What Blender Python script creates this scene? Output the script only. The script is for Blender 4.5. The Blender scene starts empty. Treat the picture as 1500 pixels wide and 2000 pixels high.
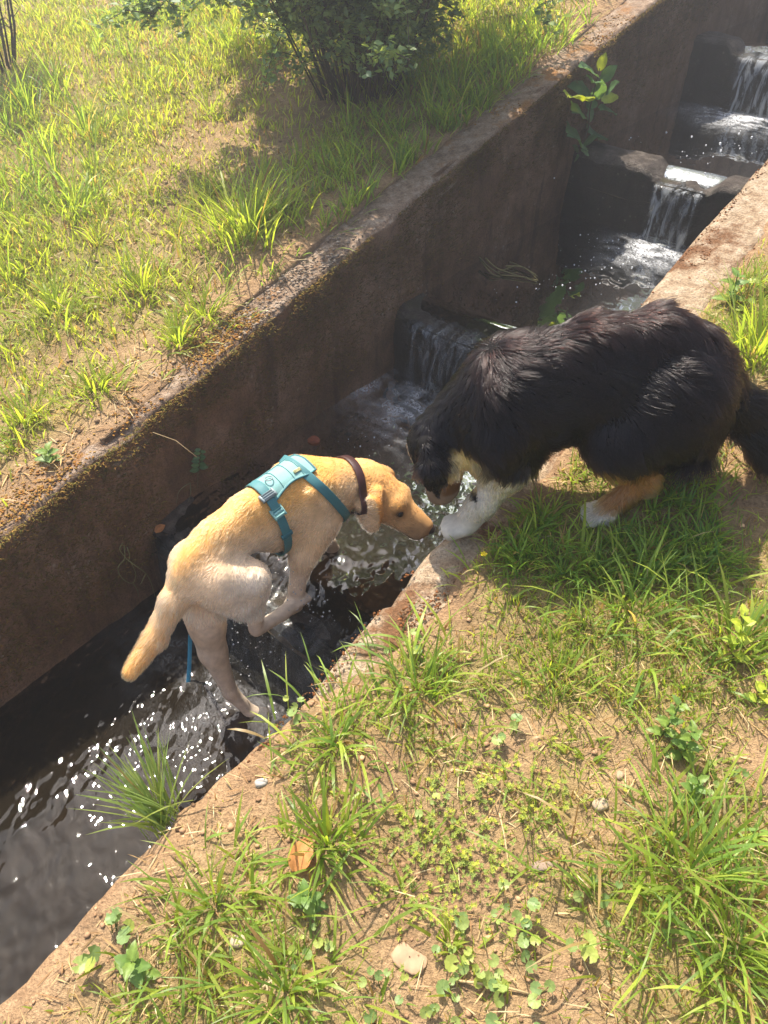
import bpy, math, random
import numpy as np
from mathutils import Vector, Matrix

sc = bpy.context.scene
R = math.radians
# ------------------------------------------------------------------ camera
CAM_H, PITCH, F_PX = 1.62, R(42.0), 1500.0          # eye height, downward pitch, focal length for a 1500x2000 picture
cam_d = bpy.data.cameras.new('camera')
cam_d.sensor_fit = 'VERTICAL'
cam_d.sensor_height = 36.0
cam_d.lens = F_PX / 2000.0 * 36.0
cam_d.clip_start, cam_d.clip_end = 0.05, 400.0
cam = bpy.data.objects.new('camera', cam_d)
sc.collection.objects.link(cam)
cam.location = (0, 0, CAM_H)
cam.rotation_euler = (math.pi / 2 - PITCH, 0, 0)
sc.camera = cam
# ------------------------------------------------------------------ sky and sun
SUN_EL, SUN_AZ = R(60.0), R(-24.0)                  # azimuth from +Y towards +X
world = bpy.data.worlds.new('World')
sc.world = world
world.use_nodes = True
wn = world.node_tree
sky = wn.nodes.new('ShaderNodeTexSky')
sky.sky_type = 'NISHITA'
sky.sun_disc = False
sky.sun_elevation = SUN_EL
sky.sun_rotation = SUN_AZ
sky.air_density, sky.dust_density, sky.ozone_density = 1.0, 1.5, 1.0
wn.links.new(sky.outputs[0], wn.nodes['Background'].inputs[0])
wn.nodes['Background'].inputs[1].default_value = 0.11
sun_d = bpy.data.lights.new('sun', 'SUN')
sun_d.energy = 5.0
sun_d.angle = R(0.53)
sun_d.color = (1.0, 0.91, 0.79)
sun = bpy.data.objects.new('sun', sun_d)
sc.collection.objects.link(sun)
SUN_DIR = Vector((math.sin(SUN_AZ) * math.cos(SUN_EL), math.cos(SUN_AZ) * math.cos(SUN_EL), math.sin(SUN_EL)))
sun.rotation_euler = SUN_DIR.to_track_quat('Z', 'Y').to_euler()
sun.location = SUN_DIR * 30
# ------------------------------------------------------------------ exposure and render
vs_ = sc.view_settings
vs_.view_transform, vs_.look, vs_.gamma, vs_.exposure = 'Standard', 'None', 1.0, 1.42
cy = sc.cycles
cy.use_denoising = True
cy.denoiser = 'OPENIMAGEDENOISE'
cy.denoising_prefilter = 'ACCURATE'
cy.max_bounces, cy.diffuse_bounces, cy.glossy_bounces, cy.transmission_bounces = 7, 3, 3, 5
cy.transparent_max_bounces = 16
cy.volume_bounces = 0
cy.caustics_reflective = cy.caustics_refractive = False
cy.sample_clamp_indirect = 4.0
cy.sample_clamp_direct = 0.0
try:
    sc.cycles_curves.shape = 'RIBBONS'
except Exception:
    pass

# ------------------------------------------------------------------ the channel's own frame: u along, v across (to the right), z up
HD = R(39.18)
SLOPE = 0.215
HZ = np.array([math.sin(HD), math.cos(HD), 0.0])
PP = np.array([HZ[1], -HZ[0], 0.0])
V_L, V_R = -1.83, -0.79                 # inner faces of the two walls
T_L, T_R = 0.165, 0.19                  # wall thickness
WEIR_U = [-0.35, 1.00, 2.35, 3.75, 5.10, 6.45]
POOL_Z = [-0.755, -0.47, -0.175, 0.095, 0.375, 0.67, 0.955]   # pool i lies downstream of weir i


def W(u, v, z):
    u, v, z = np.broadcast_arrays(np.asarray(u, float), np.asarray(v, float), np.asarray(z, float))
    return np.stack([u * HZ[0] + v * PP[0], u * HZ[1] + v * PP[1], z], -1)


def UV(p):
    p = np.asarray(p, float)
    return p[..., 0] * HZ[0] + p[..., 1] * HZ[1], p[..., 0] * PP[0] + p[..., 1] * PP[1]


def ray(px, py):
    x, y = (px - 750.0) / F_PX, (1000.0 - py) / F_PX
    c, s = math.cos(PITCH), math.sin(PITCH)
    return np.array([x, y * s + c, y * c - s])


def on_bank(px, py, w=0.0):             # a pixel's point on the sloping bank, as (u, v)
    n = np.array([-SLOPE * HZ[0], -SLOPE * HZ[1], 1.0])
    r = ray(px, py)
    t = (w - CAM_H) / (r @ n)
    return UV(np.array([0, 0, CAM_H]) + t * r)


def on_level(px, py, z):                # ... on a level plane
    r = ray(px, py)
    return np.array([0, 0, CAM_H]) + (z - CAM_H) / r[2] * r


def on_wall(px, py, v):                 # ... on the vertical plane v
    r = ray(px, py)
    t = v / (r @ PP)
    return np.array([0, 0, CAM_H]) + t * r


# ------------------------------------------------------------------ noise
def _hash(ix, iy, seed):
    h = (ix.astype(np.int64) * 374761393 + iy.astype(np.int64) * 668265263 + seed * 1442695041) & 0x7fffffff
    h = ((h ^ (h >> 13)) * 1274126177) & 0x7fffffff
    h = h ^ (h >> 16)
    return (h & 0xffff) / 65535.0


def vnoise(x, y, seed=0):
    x, y = np.broadcast_arrays(np.asarray(x, float), np.asarray(y, float))
    ix, iy = np.floor(x), np.floor(y)
    fx, fy = x - ix, y - iy
    fx, fy = fx * fx * (3 - 2 * fx), fy * fy * (3 - 2 * fy)
    a, b = _hash(ix, iy, seed), _hash(ix + 1, iy, seed)
    c, d = _hash(ix, iy + 1, seed), _hash(ix + 1, iy + 1, seed)
    return (a * (1 - fx) + b * fx) * (1 - fy) + (c * (1 - fx) + d * fx) * fy


def fbm(x, y, seed=0, o=4):
    s, a, t = 0.0, 0.5, 0.0
    x, y = np.asarray(x, float), np.asarray(y, float)
    for i in range(o):
        s = s + a * vnoise(x * 2 ** i + 17.3 * i, y * 2 ** i - 9.1 * i, seed + i)
        t += a
        a *= 0.5
    return s / t * 2 - 1                 # about -1..1


def sstep(a, b, x):
    t = np.clip((np.asarray(x, float) - a) / (b - a), 0, 1)
    return t * t * (3 - 2 * t)


# ------------------------------------------------------------------ object helpers
COL = sc.collection


def tag(o, label=None, cat=None, group=None, kind=None):
    if label: o['label'] = label
    if cat: o['category'] = cat
    if group: o['group'] = group
    if kind: o['kind'] = kind
    return o


def empty(name, loc=(0, 0, 0)):
    o = bpy.data.objects.new(name, None)
    o.empty_display_size = 0.05
    o.location = loc
    COL.objects.link(o)
    return o


def put(name, me, parent=None, mat=None):
    o = bpy.data.objects.new(name, me)
    COL.objects.link(o)
    if mat is not None and len(me.materials) == 0:
        me.materials.append(mat)
    if parent is not None:
        o.parent = parent
        o.matrix_parent_inverse = Matrix.Translation(-Vector(parent.location))
    return o


def mesh_from(name, verts, faces, smooth=True, cols=None, attr=None):
    """verts Nx3, faces: list of int arrays (Mx3 or Mx4), cols Nx3 -> point colour 'Col', attr {name: N}"""
    verts = np.ascontiguousarray(verts, np.float32)
    me = bpy.data.meshes.new(name)
    faces = [np.ascontiguousarray(f, np.int32) for f in (faces if isinstance(faces, list) else [faces]) if len(f)]
    nl = sum(f.size for f in faces)
    nf = sum(len(f) for f in faces)
    me.vertices.add(len(verts))
    me.vertices.foreach_set('co', verts.ravel())
    me.loops.add(nl)
    me.polygons.add(nf)
    me.loops.foreach_set('vertex_index', np.concatenate([f.ravel() for f in faces]))
    tot = np.concatenate([np.full(len(f), f.shape[1], np.int32) for f in faces])
    st = np.concatenate([[0], np.cumsum(tot)[:-1]]).astype(np.int32)
    me.polygons.foreach_set('loop_start', st)
    me.polygons.foreach_set('loop_total', tot)
    if smooth:
        me.polygons.foreach_set('use_smooth', np.ones(nf, bool))
    me.update(calc_edges=True)
    if cols is not None:
        a = me.color_attributes.new('Col', 'FLOAT_COLOR', 'POINT')
        c = np.ones((len(verts), 4), np.float32)
        c[:, :3] = cols
        a.data.foreach_set('color', c.ravel())
    for k, v in (attr or {}).items():
        a = me.attributes.new(k, 'FLOAT', 'POINT')
        a.data.foreach_set('value', np.ascontiguousarray(v, np.float32))
    return me


def grid_faces(nu, nv, flip=False, mask=None):
    i = np.arange(nu - 1)[:, None] * nv + np.arange(nv - 1)[None, :]
    q = np.stack([i, i + nv, i + nv + 1, i + 1], -1)
    if flip: q = q[..., ::-1]
    if mask is not None: q = q[mask]
    return q.reshape(-1, 4)


def tube(pts, rad, n=6, cap=True):
    """tube along a polyline, returns verts, [quads, tris]"""
    pts = np.asarray(pts, float)
    rad = np.broadcast_to(np.asarray(rad, float), (len(pts),))
    tg = np.gradient(pts, axis=0)
    tg /= np.linalg.norm(tg, axis=1)[:, None] + 1e-9
    ref = np.array([0.3, 0.2, 1.0]) if abs(tg[0][2]) < 0.9 else np.array([1.0, 0.2, 0])
    vs = []
    for p, t, r in zip(pts, tg, rad):
        a = np.cross(t, ref); a /= np.linalg.norm(a) + 1e-9
        b = np.cross(t, a)
        ang = np.arange(n) * 2 * math.pi / n
        vs.append(p + r * (np.cos(ang)[:, None] * a + np.sin(ang)[:, None] * b))
    m = len(pts)
    v = np.concatenate(vs)
    i = np.arange(m - 1)[:, None] * n
    j = np.arange(n)[None, :]
    k = (j + 1) % n
    q = np.stack([i + j, i + k, i + n + k, i + n + j], -1).reshape(-1, 4)
    f = [q]
    if cap:
        v = np.concatenate([v, pts[:1], pts[-1:]])
        c0, c1 = m * n, m * n + 1
        jj = np.arange(n)
        f.append(np.stack([np.full(n, c0), (jj + 1) % n, jj], -1))
        f.append(np.stack([np.full(n, c1), (m - 1) * n + jj, (m - 1) * n + (jj + 1) % n], -1))
    return v, f


class MB:
    def __init__(s): s.v, s.f, s.c, s.n = [], [], [], 0
    def add(s, v, f, c=None):
        v = np.asarray(v, float)
        s.v.append(v)
        for q in (f if isinstance(f, list) else [f]):
            q = np.asarray(q)
            if len(q): s.f.append(q + s.n)
        s.c.append(np.broadcast_to(np.asarray(c if c is not None else (1, 1, 1), float), (len(v), 3)))
        s.n += len(v)
        return s
    def mesh(s, name, smooth=True):
        return mesh_from(name, np.concatenate(s.v), s.f, smooth, np.concatenate(s.c))


# ------------------------------------------------------------------ material helpers
def new_mat(name):
    m = bpy.data.materials.new(name)
    m.use_nodes = True
    return m, m.node_tree, m.node_tree.nodes['Principled BSDF']


def nd(nt, typ, **kw):
    n = nt.nodes.new(typ)
    for k, v in kw.items():
        if k in n.inputs.keys(): 
            n.inputs[k].default_value = v
        else:
            setattr(n, k, v)
    return n


def noise(nt, scale, detail=4.0, rough=0.55, vec=None, dist=0.0):
    n = nd(nt, 'ShaderNodeTexNoise')
    n.inputs['Scale'].default_value = scale
    n.inputs['Detail'].default_value = detail
    n.inputs['Roughness'].default_value = rough
    n.inputs['Distortion'].default_value = dist
    if vec is not None: nt.links.new(vec, n.inputs['Vector'])
    return n.outputs['Fac']


def ramp(nt, fac, stops):
    r = nd(nt, 'ShaderNodeValToRGB')
    el = r.color_ramp.elements
    while len(el) < len(stops): el.new(0.5)
    for e, (p, c) in zip(el, stops):
        e.position = p
        e.color = (*c, 1) if not np.isscalar(c) else (c, c, c, 1)
    nt.links.new(fac, r.inputs[0])
    return r.outputs[0]


def mixc(nt, fac, a, b, mode='MIX'):
    n = nd(nt, 'ShaderNodeMix', data_type='RGBA', blend_type=mode)
    for sock, x in ((n.inputs[0], fac), (n.inputs[6], a), (n.inputs[7], b)):
        if hasattr(x, 'is_linked') or hasattr(x, 'links'):
            nt.links.new(x, sock)
        elif np.isscalar(x): sock.default_value = x
        else: sock.default_value = (*x, 1)
    return n.outputs[2]


def math_(nt, op, a, b=0.0, clamp=False):
    n = nd(nt, 'ShaderNodeMath', operation=op, use_clamp=clamp)
    for sock, x in ((n.inputs[0], a), (n.inputs[1], b)):
        if hasattr(x, 'links'): nt.links.new(x, sock)
        else: sock.default_value = x
    return n.outputs[0]


def bump(nt, h, strength, dist, normal=None):
    b = nd(nt, 'ShaderNodeBump')
    b.inputs['Strength'].default_value = strength
    b.inputs['Distance'].default_value = dist
    nt.links.new(h, b.inputs['Height'])
    if normal is not None: nt.links.new(normal, b.inputs['Normal'])
    return b.outputs[0]


def obj_coord(nt):
    return nd(nt, 'ShaderNodeTexCoord').outputs['Object']


def vcol_mat(name, rough=0.6, trans=0.0, spec=0.3, vary=0.0, sheen=0.0):
    """colour from the mesh's own 'Col' attribute, optionally translucent (leaves, blades)"""
    m, nt, b = new_mat(name)
    a = nd(nt, 'ShaderNodeAttribute', attribute_name='Col')
    col = a.outputs['Color']
    if vary:
        nz = noise(nt, 40.0, 3.0, 0.6, obj_coord(nt))
        col = mixc(nt, 1.0, col, ramp(nt, nz, [(0.25, 1 - vary), (0.75, 1 + vary * 0.6)]), 'MULTIPLY')
    nt.links.new(col, b.inputs['Base Color'])
    b.inputs['Roughness'].default_value = rough
    b.inputs['Specular IOR Level'].default_value = spec
    if sheen: b.inputs['Sheen Weight'].default_value = sheen
    if trans:
        t = nd(nt, 'ShaderNodeBsdfTranslucent')
        tc = mixc(nt, 1.0, col, (1.5, 1.4, 0.6), 'MULTIPLY')
        nt.links.new(tc, t.inputs['Color'])
        ms = nd(nt, 'ShaderNodeMixShader')
        ms.inputs[0].default_value = trans
        nt.links.new(b.outputs[0], ms.inputs[1])
        nt.links.new(t.outputs[0], ms.inputs[2])
        nt.links.new(ms.outputs[0], nt.nodes['Material Output'].inputs[0])
    return m
# ================================================================== the ground
rng = np.random.default_rng(7)


def axis(parts):
    out = []
    for a, b, d in parts:
        n = max(1, int(round((b - a) / d)))
        out.append(np.linspace(a, b, n + 1)[:-1])
    out.append(np.array([parts[-1][1]]))
    return np.concatenate(out)


def bank_relief(u, v):
    big = 0.028 * fbm(u * 0.9, v * 0.9, 3, 3)
    mid = 0.012 * fbm(u * 5, v * 5, 11, 3)
    fine = 0.009 * fbm(u * 22, v * 22, 21, 3)
    return big + mid + fine


def right_edge(u):                       # the soil spills over the right wall near the camera
    soft = 1 - sstep(0.42, 0.98, u)
    return (V_R + T_R - 0.02 - 0.05 * sstep(2.3, 1.7, u)) * (1 - soft) + (V_R - 0.035 - 0.03 * sstep(0.3, -0.4, u)) * soft + (0.018 + 0.014 * soft) * fbm(u * 4, u * 0 + 2.2, 5, 3) + 0.012 * fbm(u * 21, u * 0 + 4.2, 6, 3)


def left_edge(u):
    soft = 1 - sstep(0.9, 1.8, u)
    return (V_L - T_L + 0.02) * (1 - soft) + (V_L - 0.035) * soft + 0.02 * fbm(u * 3.5, u * 0 + 7.7, 6, 3)


def lie(u):
    """the slope along the channel; it levels out far up and down"""
    u = np.asarray(u, float)
    return SLOPE * np.where(u > 9, 9 + 5 * np.tanh((u - 9) / 5), np.where(u < -2.2, -2.2 + 2 * np.tanh((u + 2.2) / 2), u))


def bank_z(u, v):
    """height of the soil on either bank"""
    u, v = np.asarray(u, float), np.asarray(v, float)
    z = lie(u) + bank_relief(u, v)
    dr, dl = v - right_edge(u), left_edge(u) - v
    d = np.where(v > -1.3, dr, dl)
    # settle to the wall's top beside it
    k = 1 - sstep(0.0, 0.22, d)
    z = z - k * 0.7 * (0.028 * fbm(u * 0.9, v * 0.9, 3, 3))
    z = z - 0.012 * (1 - sstep(0.0, 0.05, d))
    z = z + np.where(v < -2.3, 0.05 * sstep(0, 1.5, -2.3 - v) , 0)
    return z + 0.012


def grid_bank(us, d_in, side):
    uu, dd = np.meshgrid(us, d_in, indexing='ij')
    e = right_edge(uu) if side > 0 else left_edge(uu)
    vv = e + side * dd
    zz = bank_z(uu, vv)
    # a short skirt at the inner rim
    zz = np.where(dd <= 1e-6, lie(uu) - 0.55, zz)
    vv = np.where(dd <= 1e-6, vv - side * 0.004, vv)
    return W(uu, vv, zz).reshape(-1, 3), grid_faces(len(us), len(d_in), flip=side < 0)


us_r = axis([(-28, -6, 2.0), (-6, -1.4, 0.25), (-1.4, 3.6, 0.018), (3.6, 8, 0.12), (8, 44, 2.0)])
dr_ = np.concatenate([[0.0, 0.003], axis([(0.012, 1.5, 0.018), (1.5, 3, 0.08), (3, 8, 0.4), (8, 40, 2.5)])])
us_l = axis([(-28, -4, 2.0), (-4, -0.6, 0.2), (-0.6, 7.5, 0.032), (7.5, 12, 0.15), (12, 44, 2.0)])
dl_ = np.concatenate([[0.0, 0.003], axis([(0.015, 3.0, 0.030), (3.0, 6.5, 0.06), (6.5, 12, 0.35), (12, 44, 2.5)])])
v1, f1 = grid_bank(us_r, dr_, +1)
v2, f2 = grid_bank(us_l, dl_, -1)
gv, gf = [v1, v2], [f1, f2 + len(v1)]
for a_, b_ in ((-28.0, -2.2), (13.0, 44.0)):            # the bank closes over both ends of the channel
    uu, vv = np.meshgrid(np.linspace(a_, b_, 20), np.linspace(-2.2, -0.4, 6), indexing='ij')
    gf.append(grid_faces(20, 6) + sum(len(x) for x in gv))
    gv.append(W(uu, vv, lie(uu) + .004).reshape(-1, 3))
gv = np.concatenate(gv)
me = GROUND_ME = mesh_from('ground', gv, gf)
GROUND_UV = UV(gv)
m, nt, b = new_mat('soil')
oc = obj_coord(nt)
n1 = noise(nt, 3.2, 6, 0.6, oc)
n2 = noise(nt, 17.0, 6, 0.65, oc)
n3 = noise(nt, 130.0, 4, 0.7, oc)
c = ramp(nt, n1, [(0.30, (0.30, 0.17, 0.09)), (0.48, (0.46, 0.305, 0.17)), (0.62, (0.51, 0.33, 0.18)), (0.75, (0.35, 0.215, 0.115))])
c = mixc(nt, ramp(nt, n2, [(0.40, 0.0), (0.66, 0.55)]), c, (0.20, 0.115, 0.06))
c = mixc(nt, ramp(nt, n3, [(0.35, 0.6), (0.62, 0.0)]), c, (0.13, 0.075, 0.04))
nm = noise(nt, 1.3, 5, 0.65, oc)
veg = nd(nt, 'ShaderNodeAttribute', attribute_name='veg')
vg = math_(nt, 'MULTIPLY', veg.outputs['Fac'], ramp(nt, nm, [(0.38, 0.25), (0.60, 0.95)]), True)
c = mixc(nt, vg, c, (0.20, 0.20, 0.055))
nt.links.new(c, b.inputs['Base Color'])
b.inputs['Roughness'].default_value = 0.95
b.inputs['Specular IOR Level'].default_value = 0.15
h = math_(nt, 'ADD', math_(nt, 'MULTIPLY', n2, 1.4), n3)
nt.links.new(bump(nt, h, 0.9, 0.012), b.inputs['Normal'])
SOIL = m
put('ground', me, None, m)['kind'] = 'structure'

# ================================================================== the channel walls
U0, U1 = -2.2, 13.0


def wall_mesh(name, v_in, v_out, depth_in, depth_out, us, seed, rough, fine):
    """a wall swept along u; profile from the outer foot over the top to the inner foot"""
    s = 1 if v_in > v_out else -1        # +1: the inner face looks towards +v
    r = 0.014
    prof = []
    for t in np.linspace(-depth_out, -r, 5): prof.append((v_out, t))
    for a in (0.3, 0.7): prof.append((v_out + s * r * a, -r * (1 - a)))
    for t in np.linspace(0, 1, 11): prof.append((v_out + s * (r + (abs(v_in - v_out) - 2 * r) * t), 0.0))
    for a in (0.3, 0.7): prof.append((v_in - s * r * (1 - a), -r * a))
    for t in np.concatenate([np.linspace(r, 0.65, 30), [0.9, depth_in]]): prof.append((v_in, -t))
    prof = np.array(prof)
    uu = us[:, None]
    vv = np.broadcast_to(prof[None, :, 0], (len(us), len(prof))).copy()
    ww = np.broadcast_to(prof[None, :, 1], (len(us), len(prof))).copy()
    top = (prof[:, 1] > -0.02)[None, :]
    inner = (np.abs(prof[:, 0] - v_in) < 0.004)[None, :]
    edge = (np.abs(prof[:, 0] - v_in) < 0.03)[None, :] & (prof[:, 1] > -0.06)[None, :]
    nzt = fbm(uu * 9, vv * 9, seed, 4) * rough + fbm(uu * 45, vv * 45, seed + 4, 3) * fine
    nzi = fbm(uu * 6, ww * 6, seed + 9, 4) * rough * 1.2 + fbm(uu * 40, ww * 40, seed + 2, 3) * fine
    chip = np.clip(fbm(uu * 6, vv * 0 + 3.1, seed + 20, 4) - 0.12, 0, 1) * 0.05
    wob = fbm(uu * 1.2, vv * 0, seed + 30, 3) * 0.012
    if s < 0: ww = ww - 0.05 * (1 - sstep(0.40, 0.85, uu))   # broken down and buried at the near end
    ww = ww + np.where(top, nzt + wob, 0) - np.where(edge, chip, 0)
    vv = vv + np.where(inner, s * nzi, 0) - np.where(edge, s * chip * 0.8, 0) + s * wob
    p = W(np.broadcast_to(uu, vv.shape), vv, lie(uu) + ww)
    f = grid_faces(len(us), len(prof), flip=(s < 0))
    end0 = np.arange(len(prof))[None, :]
    me = mesh_from(name, p.reshape(-1, 3), [f])
    return me


def wall_material(name, face_cols, top_cols, moss_col, moss_amt, lichen):
    m, nt, b = new_mat(name)
    oc = obj_coord(nt)
    geo = nd(nt, 'ShaderNodeNewGeometry')
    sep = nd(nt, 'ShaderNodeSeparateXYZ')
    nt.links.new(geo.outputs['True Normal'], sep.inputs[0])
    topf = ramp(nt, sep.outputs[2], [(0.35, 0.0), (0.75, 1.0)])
    n1 = noise(nt, 4.0, 6, 0.6, oc)
    n2 = noise(nt, 24.0, 6, 0.7, oc)
    n3 = noise(nt, 150.0, 3, 0.7, oc)
    st = nd(nt, 'ShaderNodeMapping')
    st.inputs['Scale'].default_value = (1.0, 1.0, 0.12)
    nt.links.new(oc, st.inputs[0])
    n4 = noise(nt, 14.0, 5, 0.65, st.outputs[0], 0.4)
    n5 = noise(nt, 2.2, 4, 0.6, oc)
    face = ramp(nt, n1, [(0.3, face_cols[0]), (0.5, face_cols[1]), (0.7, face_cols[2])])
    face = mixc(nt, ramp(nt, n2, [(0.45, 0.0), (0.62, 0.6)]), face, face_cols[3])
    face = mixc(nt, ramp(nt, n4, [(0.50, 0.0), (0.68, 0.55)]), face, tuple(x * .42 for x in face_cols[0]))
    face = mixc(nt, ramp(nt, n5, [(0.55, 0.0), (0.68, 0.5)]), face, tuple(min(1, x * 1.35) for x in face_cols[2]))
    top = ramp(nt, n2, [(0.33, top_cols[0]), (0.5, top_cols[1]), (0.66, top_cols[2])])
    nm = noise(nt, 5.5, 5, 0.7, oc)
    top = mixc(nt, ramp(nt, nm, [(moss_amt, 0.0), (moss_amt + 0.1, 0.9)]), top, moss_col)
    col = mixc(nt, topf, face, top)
    col = mixc(nt, ramp(nt, n3, [(0.3, 0.55), (0.55, 0.0)]), col, (0.03, 0.02, 0.012))
    vor = nd(nt, 'ShaderNodeTexVoronoi')
    vor.inputs['Scale'].default_value = 26.0
    nt.links.new(oc, vor.inputs['Vector'])
    spots = math_(nt, 'MULTIPLY', ramp(nt, vor.outputs['Distance'], [(0.10, 1.0), (0.2, 0.0)]), ramp(nt, n1, [(0.5, 0.0), (0.6, lichen)]))
    col = mixc(nt, spots, col, (0.42, 0.38, 0.30))
    nt.links.new(col, b.inputs['Base Color'])
    b.inputs['Roughness'].default_value = 0.93
    b.inputs['Specular IOR Level'].default_value = 0.2
    h = math_(nt, 'ADD', math_(nt, 'MULTIPLY', n2, 1.5), n3)
    nt.links.new(bump(nt, h, 0.9, 0.010), b.inputs['Normal'])
    return m


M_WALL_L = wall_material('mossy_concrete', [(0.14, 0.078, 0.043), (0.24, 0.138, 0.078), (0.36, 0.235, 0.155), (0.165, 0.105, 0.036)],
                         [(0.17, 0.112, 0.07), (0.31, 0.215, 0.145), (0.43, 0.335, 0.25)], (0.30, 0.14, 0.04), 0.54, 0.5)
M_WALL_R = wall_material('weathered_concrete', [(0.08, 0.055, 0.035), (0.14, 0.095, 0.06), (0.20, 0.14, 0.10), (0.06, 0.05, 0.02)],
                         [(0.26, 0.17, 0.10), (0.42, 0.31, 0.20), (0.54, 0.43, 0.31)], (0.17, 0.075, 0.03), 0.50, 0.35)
us_w = axis([(U0, -0.8, 0.12), (-0.8, 7.0, 0.022), (7.0, U1, 0.12)])
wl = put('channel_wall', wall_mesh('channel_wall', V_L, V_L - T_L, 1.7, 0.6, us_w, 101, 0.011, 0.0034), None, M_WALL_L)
tag(wl, 'mossy dark brown concrete wall along the far side of the water channel', 'wall', 'concrete walls of the stepped channel')
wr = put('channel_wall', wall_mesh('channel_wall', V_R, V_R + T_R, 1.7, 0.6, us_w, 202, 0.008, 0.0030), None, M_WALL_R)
tag(wr, 'pale sunlit concrete wall with rusty moss that the black dog steps on', 'wall', 'concrete walls of the stepped channel')

# ================================================================== bed, weirs and water
M_BED, nt, b = new_mat('channel_bed')
oc = obj_coord(nt)
nt.links.new(ramp(nt, noise(nt, 12, 5, 0.6, oc), [(0.35, (0.05, 0.035, 0.018)), (0.65, (0.15, 0.10, 0.05))]), b.inputs['Base Color'])
b.inputs['Roughness'].default_value = 0.9
bed = MB()
for i in range(len(POOL_Z)):
    ua = U0 if i == 0 else WEIR_U[i - 1] - 0.03
    ub = WEIR_U[i] + 0.03 if i < len(WEIR_U) else U1
    uu, vv = np.meshgrid(np.linspace(ua, ub, 40), np.linspace(V_L - 0.05, V_R + 0.05, 30), indexing='ij')
    zz = POOL_Z[i] - 0.13 + 0.03 * fbm(uu * 5, vv * 5, 40 + i, 3)
    bed.add(W(uu, vv, zz).reshape(-1, 3), grid_faces(40, 30))
put('channel_bed', bed.mesh('channel_bed'), None, M_BED)['kind'] = 'structure'

M_WEIR = wall_material('wet_mossy_concrete', [(0.018, 0.016, 0.012), (0.035, 0.028, 0.02), (0.06, 0.045, 0.03), (0.02, 0.028, 0.010)],
                       [(0.03, 0.025, 0.02), (0.07, 0.055, 0.045), (0.14, 0.12, 0.10)], (0.05, 0.045, 0.02), 0.55, 0.25)
M_WEIR.node_tree.nodes['Principled BSDF'].inputs['Roughness'].default_value = 0.45
# notch of each weir: centre and half width in v
NOTCH = {-0.35: (-1.2, .22), 1.00: (-1.31, .50), 2.35: (-1.34, .46), 3.75: (-1.255, .125), 5.10: (-1.38, .20), 6.45: (-1.2, .22)}


def notch_depth(u0, v):
    c, w = NOTCH[u0]
    return sstep(w + 0.07, w - 0.03, np.abs(v - c))


def build_weir(u0, zc, label):
    """zc: level of the pool above; the crest stands a little proud of it except at the notch"""
    nv = 70
    vs = np.linspace(V_L - 0.03, V_R + 0.03, nv)
    zb = zc - 0.55
    prof = []
    for t in np.linspace(0, 1, 18): prof.append((-0.02 - 0.03 * (1 - t), zb + (zc + 0.0 - zb) * t, 0))
    prof.append((-0.005, zc + 0.018, 1))
    for t in np.linspace(0.02, 0.16, 6): prof.append((t, zc + 0.03, 1))
    prof.append((0.18, zc + 0.005, 1))
    prof.append((0.19, zc - 0.25, 0))
    prof = np.array(prof)
    vv, k = np.meshgrid(vs, np.arange(len(prof)), indexing='ij')
    pu, pz, pt = prof[k, 0], prof[k, 1], prof[k, 2]
    nzf = 0.020 * fbm(vv * 7, pz * 7, int(u0 * 10) + 60, 4) + 0.006 * fbm(vv * 35, pz * 35, 3, 3)
    uu = u0 + pu + 0.02 * fbm(vv * 3, vv * 0 + u0, 8, 3) - np.where(pt < 0.5, nzf, nzf * 0.6)
    zz = pz + np.where(pz > zc - 0.02, 0.016 * fbm(vv * 9, pu * 9, int(u0 * 7) + 90, 4) - 0.06 * notch_depth(u0, vv), 0)
    o = put('weir', mesh_from('weir', W(uu, vv, zz).reshape(-1, 3), grid_faces(nv, len(prof), flip=True)), None, M_WEIR)
    tag(o, label, 'weir', 'weirs stepping down the channel')
    return o


WEIR_LABEL = {-0.35: 'lowest weir, downstream past the lower left corner of the photo', 6.45: 'highest weir, upstream past the upper right corner of the photo',
              1.00: 'dark wet weir under the yellow dog, its foreleg stands above it',
              2.35: 'low weir partly hidden behind the black dog head and shoulder',
              3.75: 'dark weir with a narrow white cascade beside the pale wall, below the leafy sapling',
              5.10: 'uppermost weir seen, with a cascade at the upper edge of the photo'}
for i, u0 in enumerate(WEIR_U):
    build_weir(u0, POOL_Z[i + 1], WEIR_LABEL[u0])

# ---- water surfaces
M_WATER, nt, b = new_mat('stream_water')
oc = obj_coord(nt)
fo = nd(nt, 'ShaderNodeAttribute', attribute_name='foam')
tu = nd(nt, 'ShaderNodeAttribute', attribute_name='rough')
rot = nd(nt, 'ShaderNodeMapping')
rot.inputs['Rotation'].default_value = (0, 0, HD)
rot.inputs['Scale'].default_value = (1.0, 0.62, 1.0)
nt.links.new(oc, rot.inputs[0])
w1 = noise(nt, 15, 1.0, 0.40, rot.outputs[0], 0.5)
w2 = noise(nt, 44, 0.0, 0.4, rot.outputs[0], 0.3)
wp = ramp(nt, noise(nt, 4.5, 2.0, 0.5, oc, 0.6), [(0.34, 0.62), (0.62, 1.0)])
hh = math_(nt, 'MULTIPLY', math_(nt, 'ADD', w1, math_(nt, 'MULTIPLY', w2, 0.42)), math_(nt, 'MULTIPLY', tu.outputs['Fac'], wp))
nrm = bump(nt, hh, 1.0, 0.020)
gl = nd(nt, 'ShaderNodeBsdfGlossy')
gl.inputs['Roughness'].default_value = 0.025
df = nd(nt, 'ShaderNodeBsdfDiffuse')
df.inputs['Color'].default_value = (0.022, 0.017, 0.010, 1)
tr = nd(nt, 'ShaderNodeBsdfTransparent')
tr.inputs['Color'].default_value = (0.34, 0.27, 0.17, 1)
mx = nd(nt, 'ShaderNodeMixShader')
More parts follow.
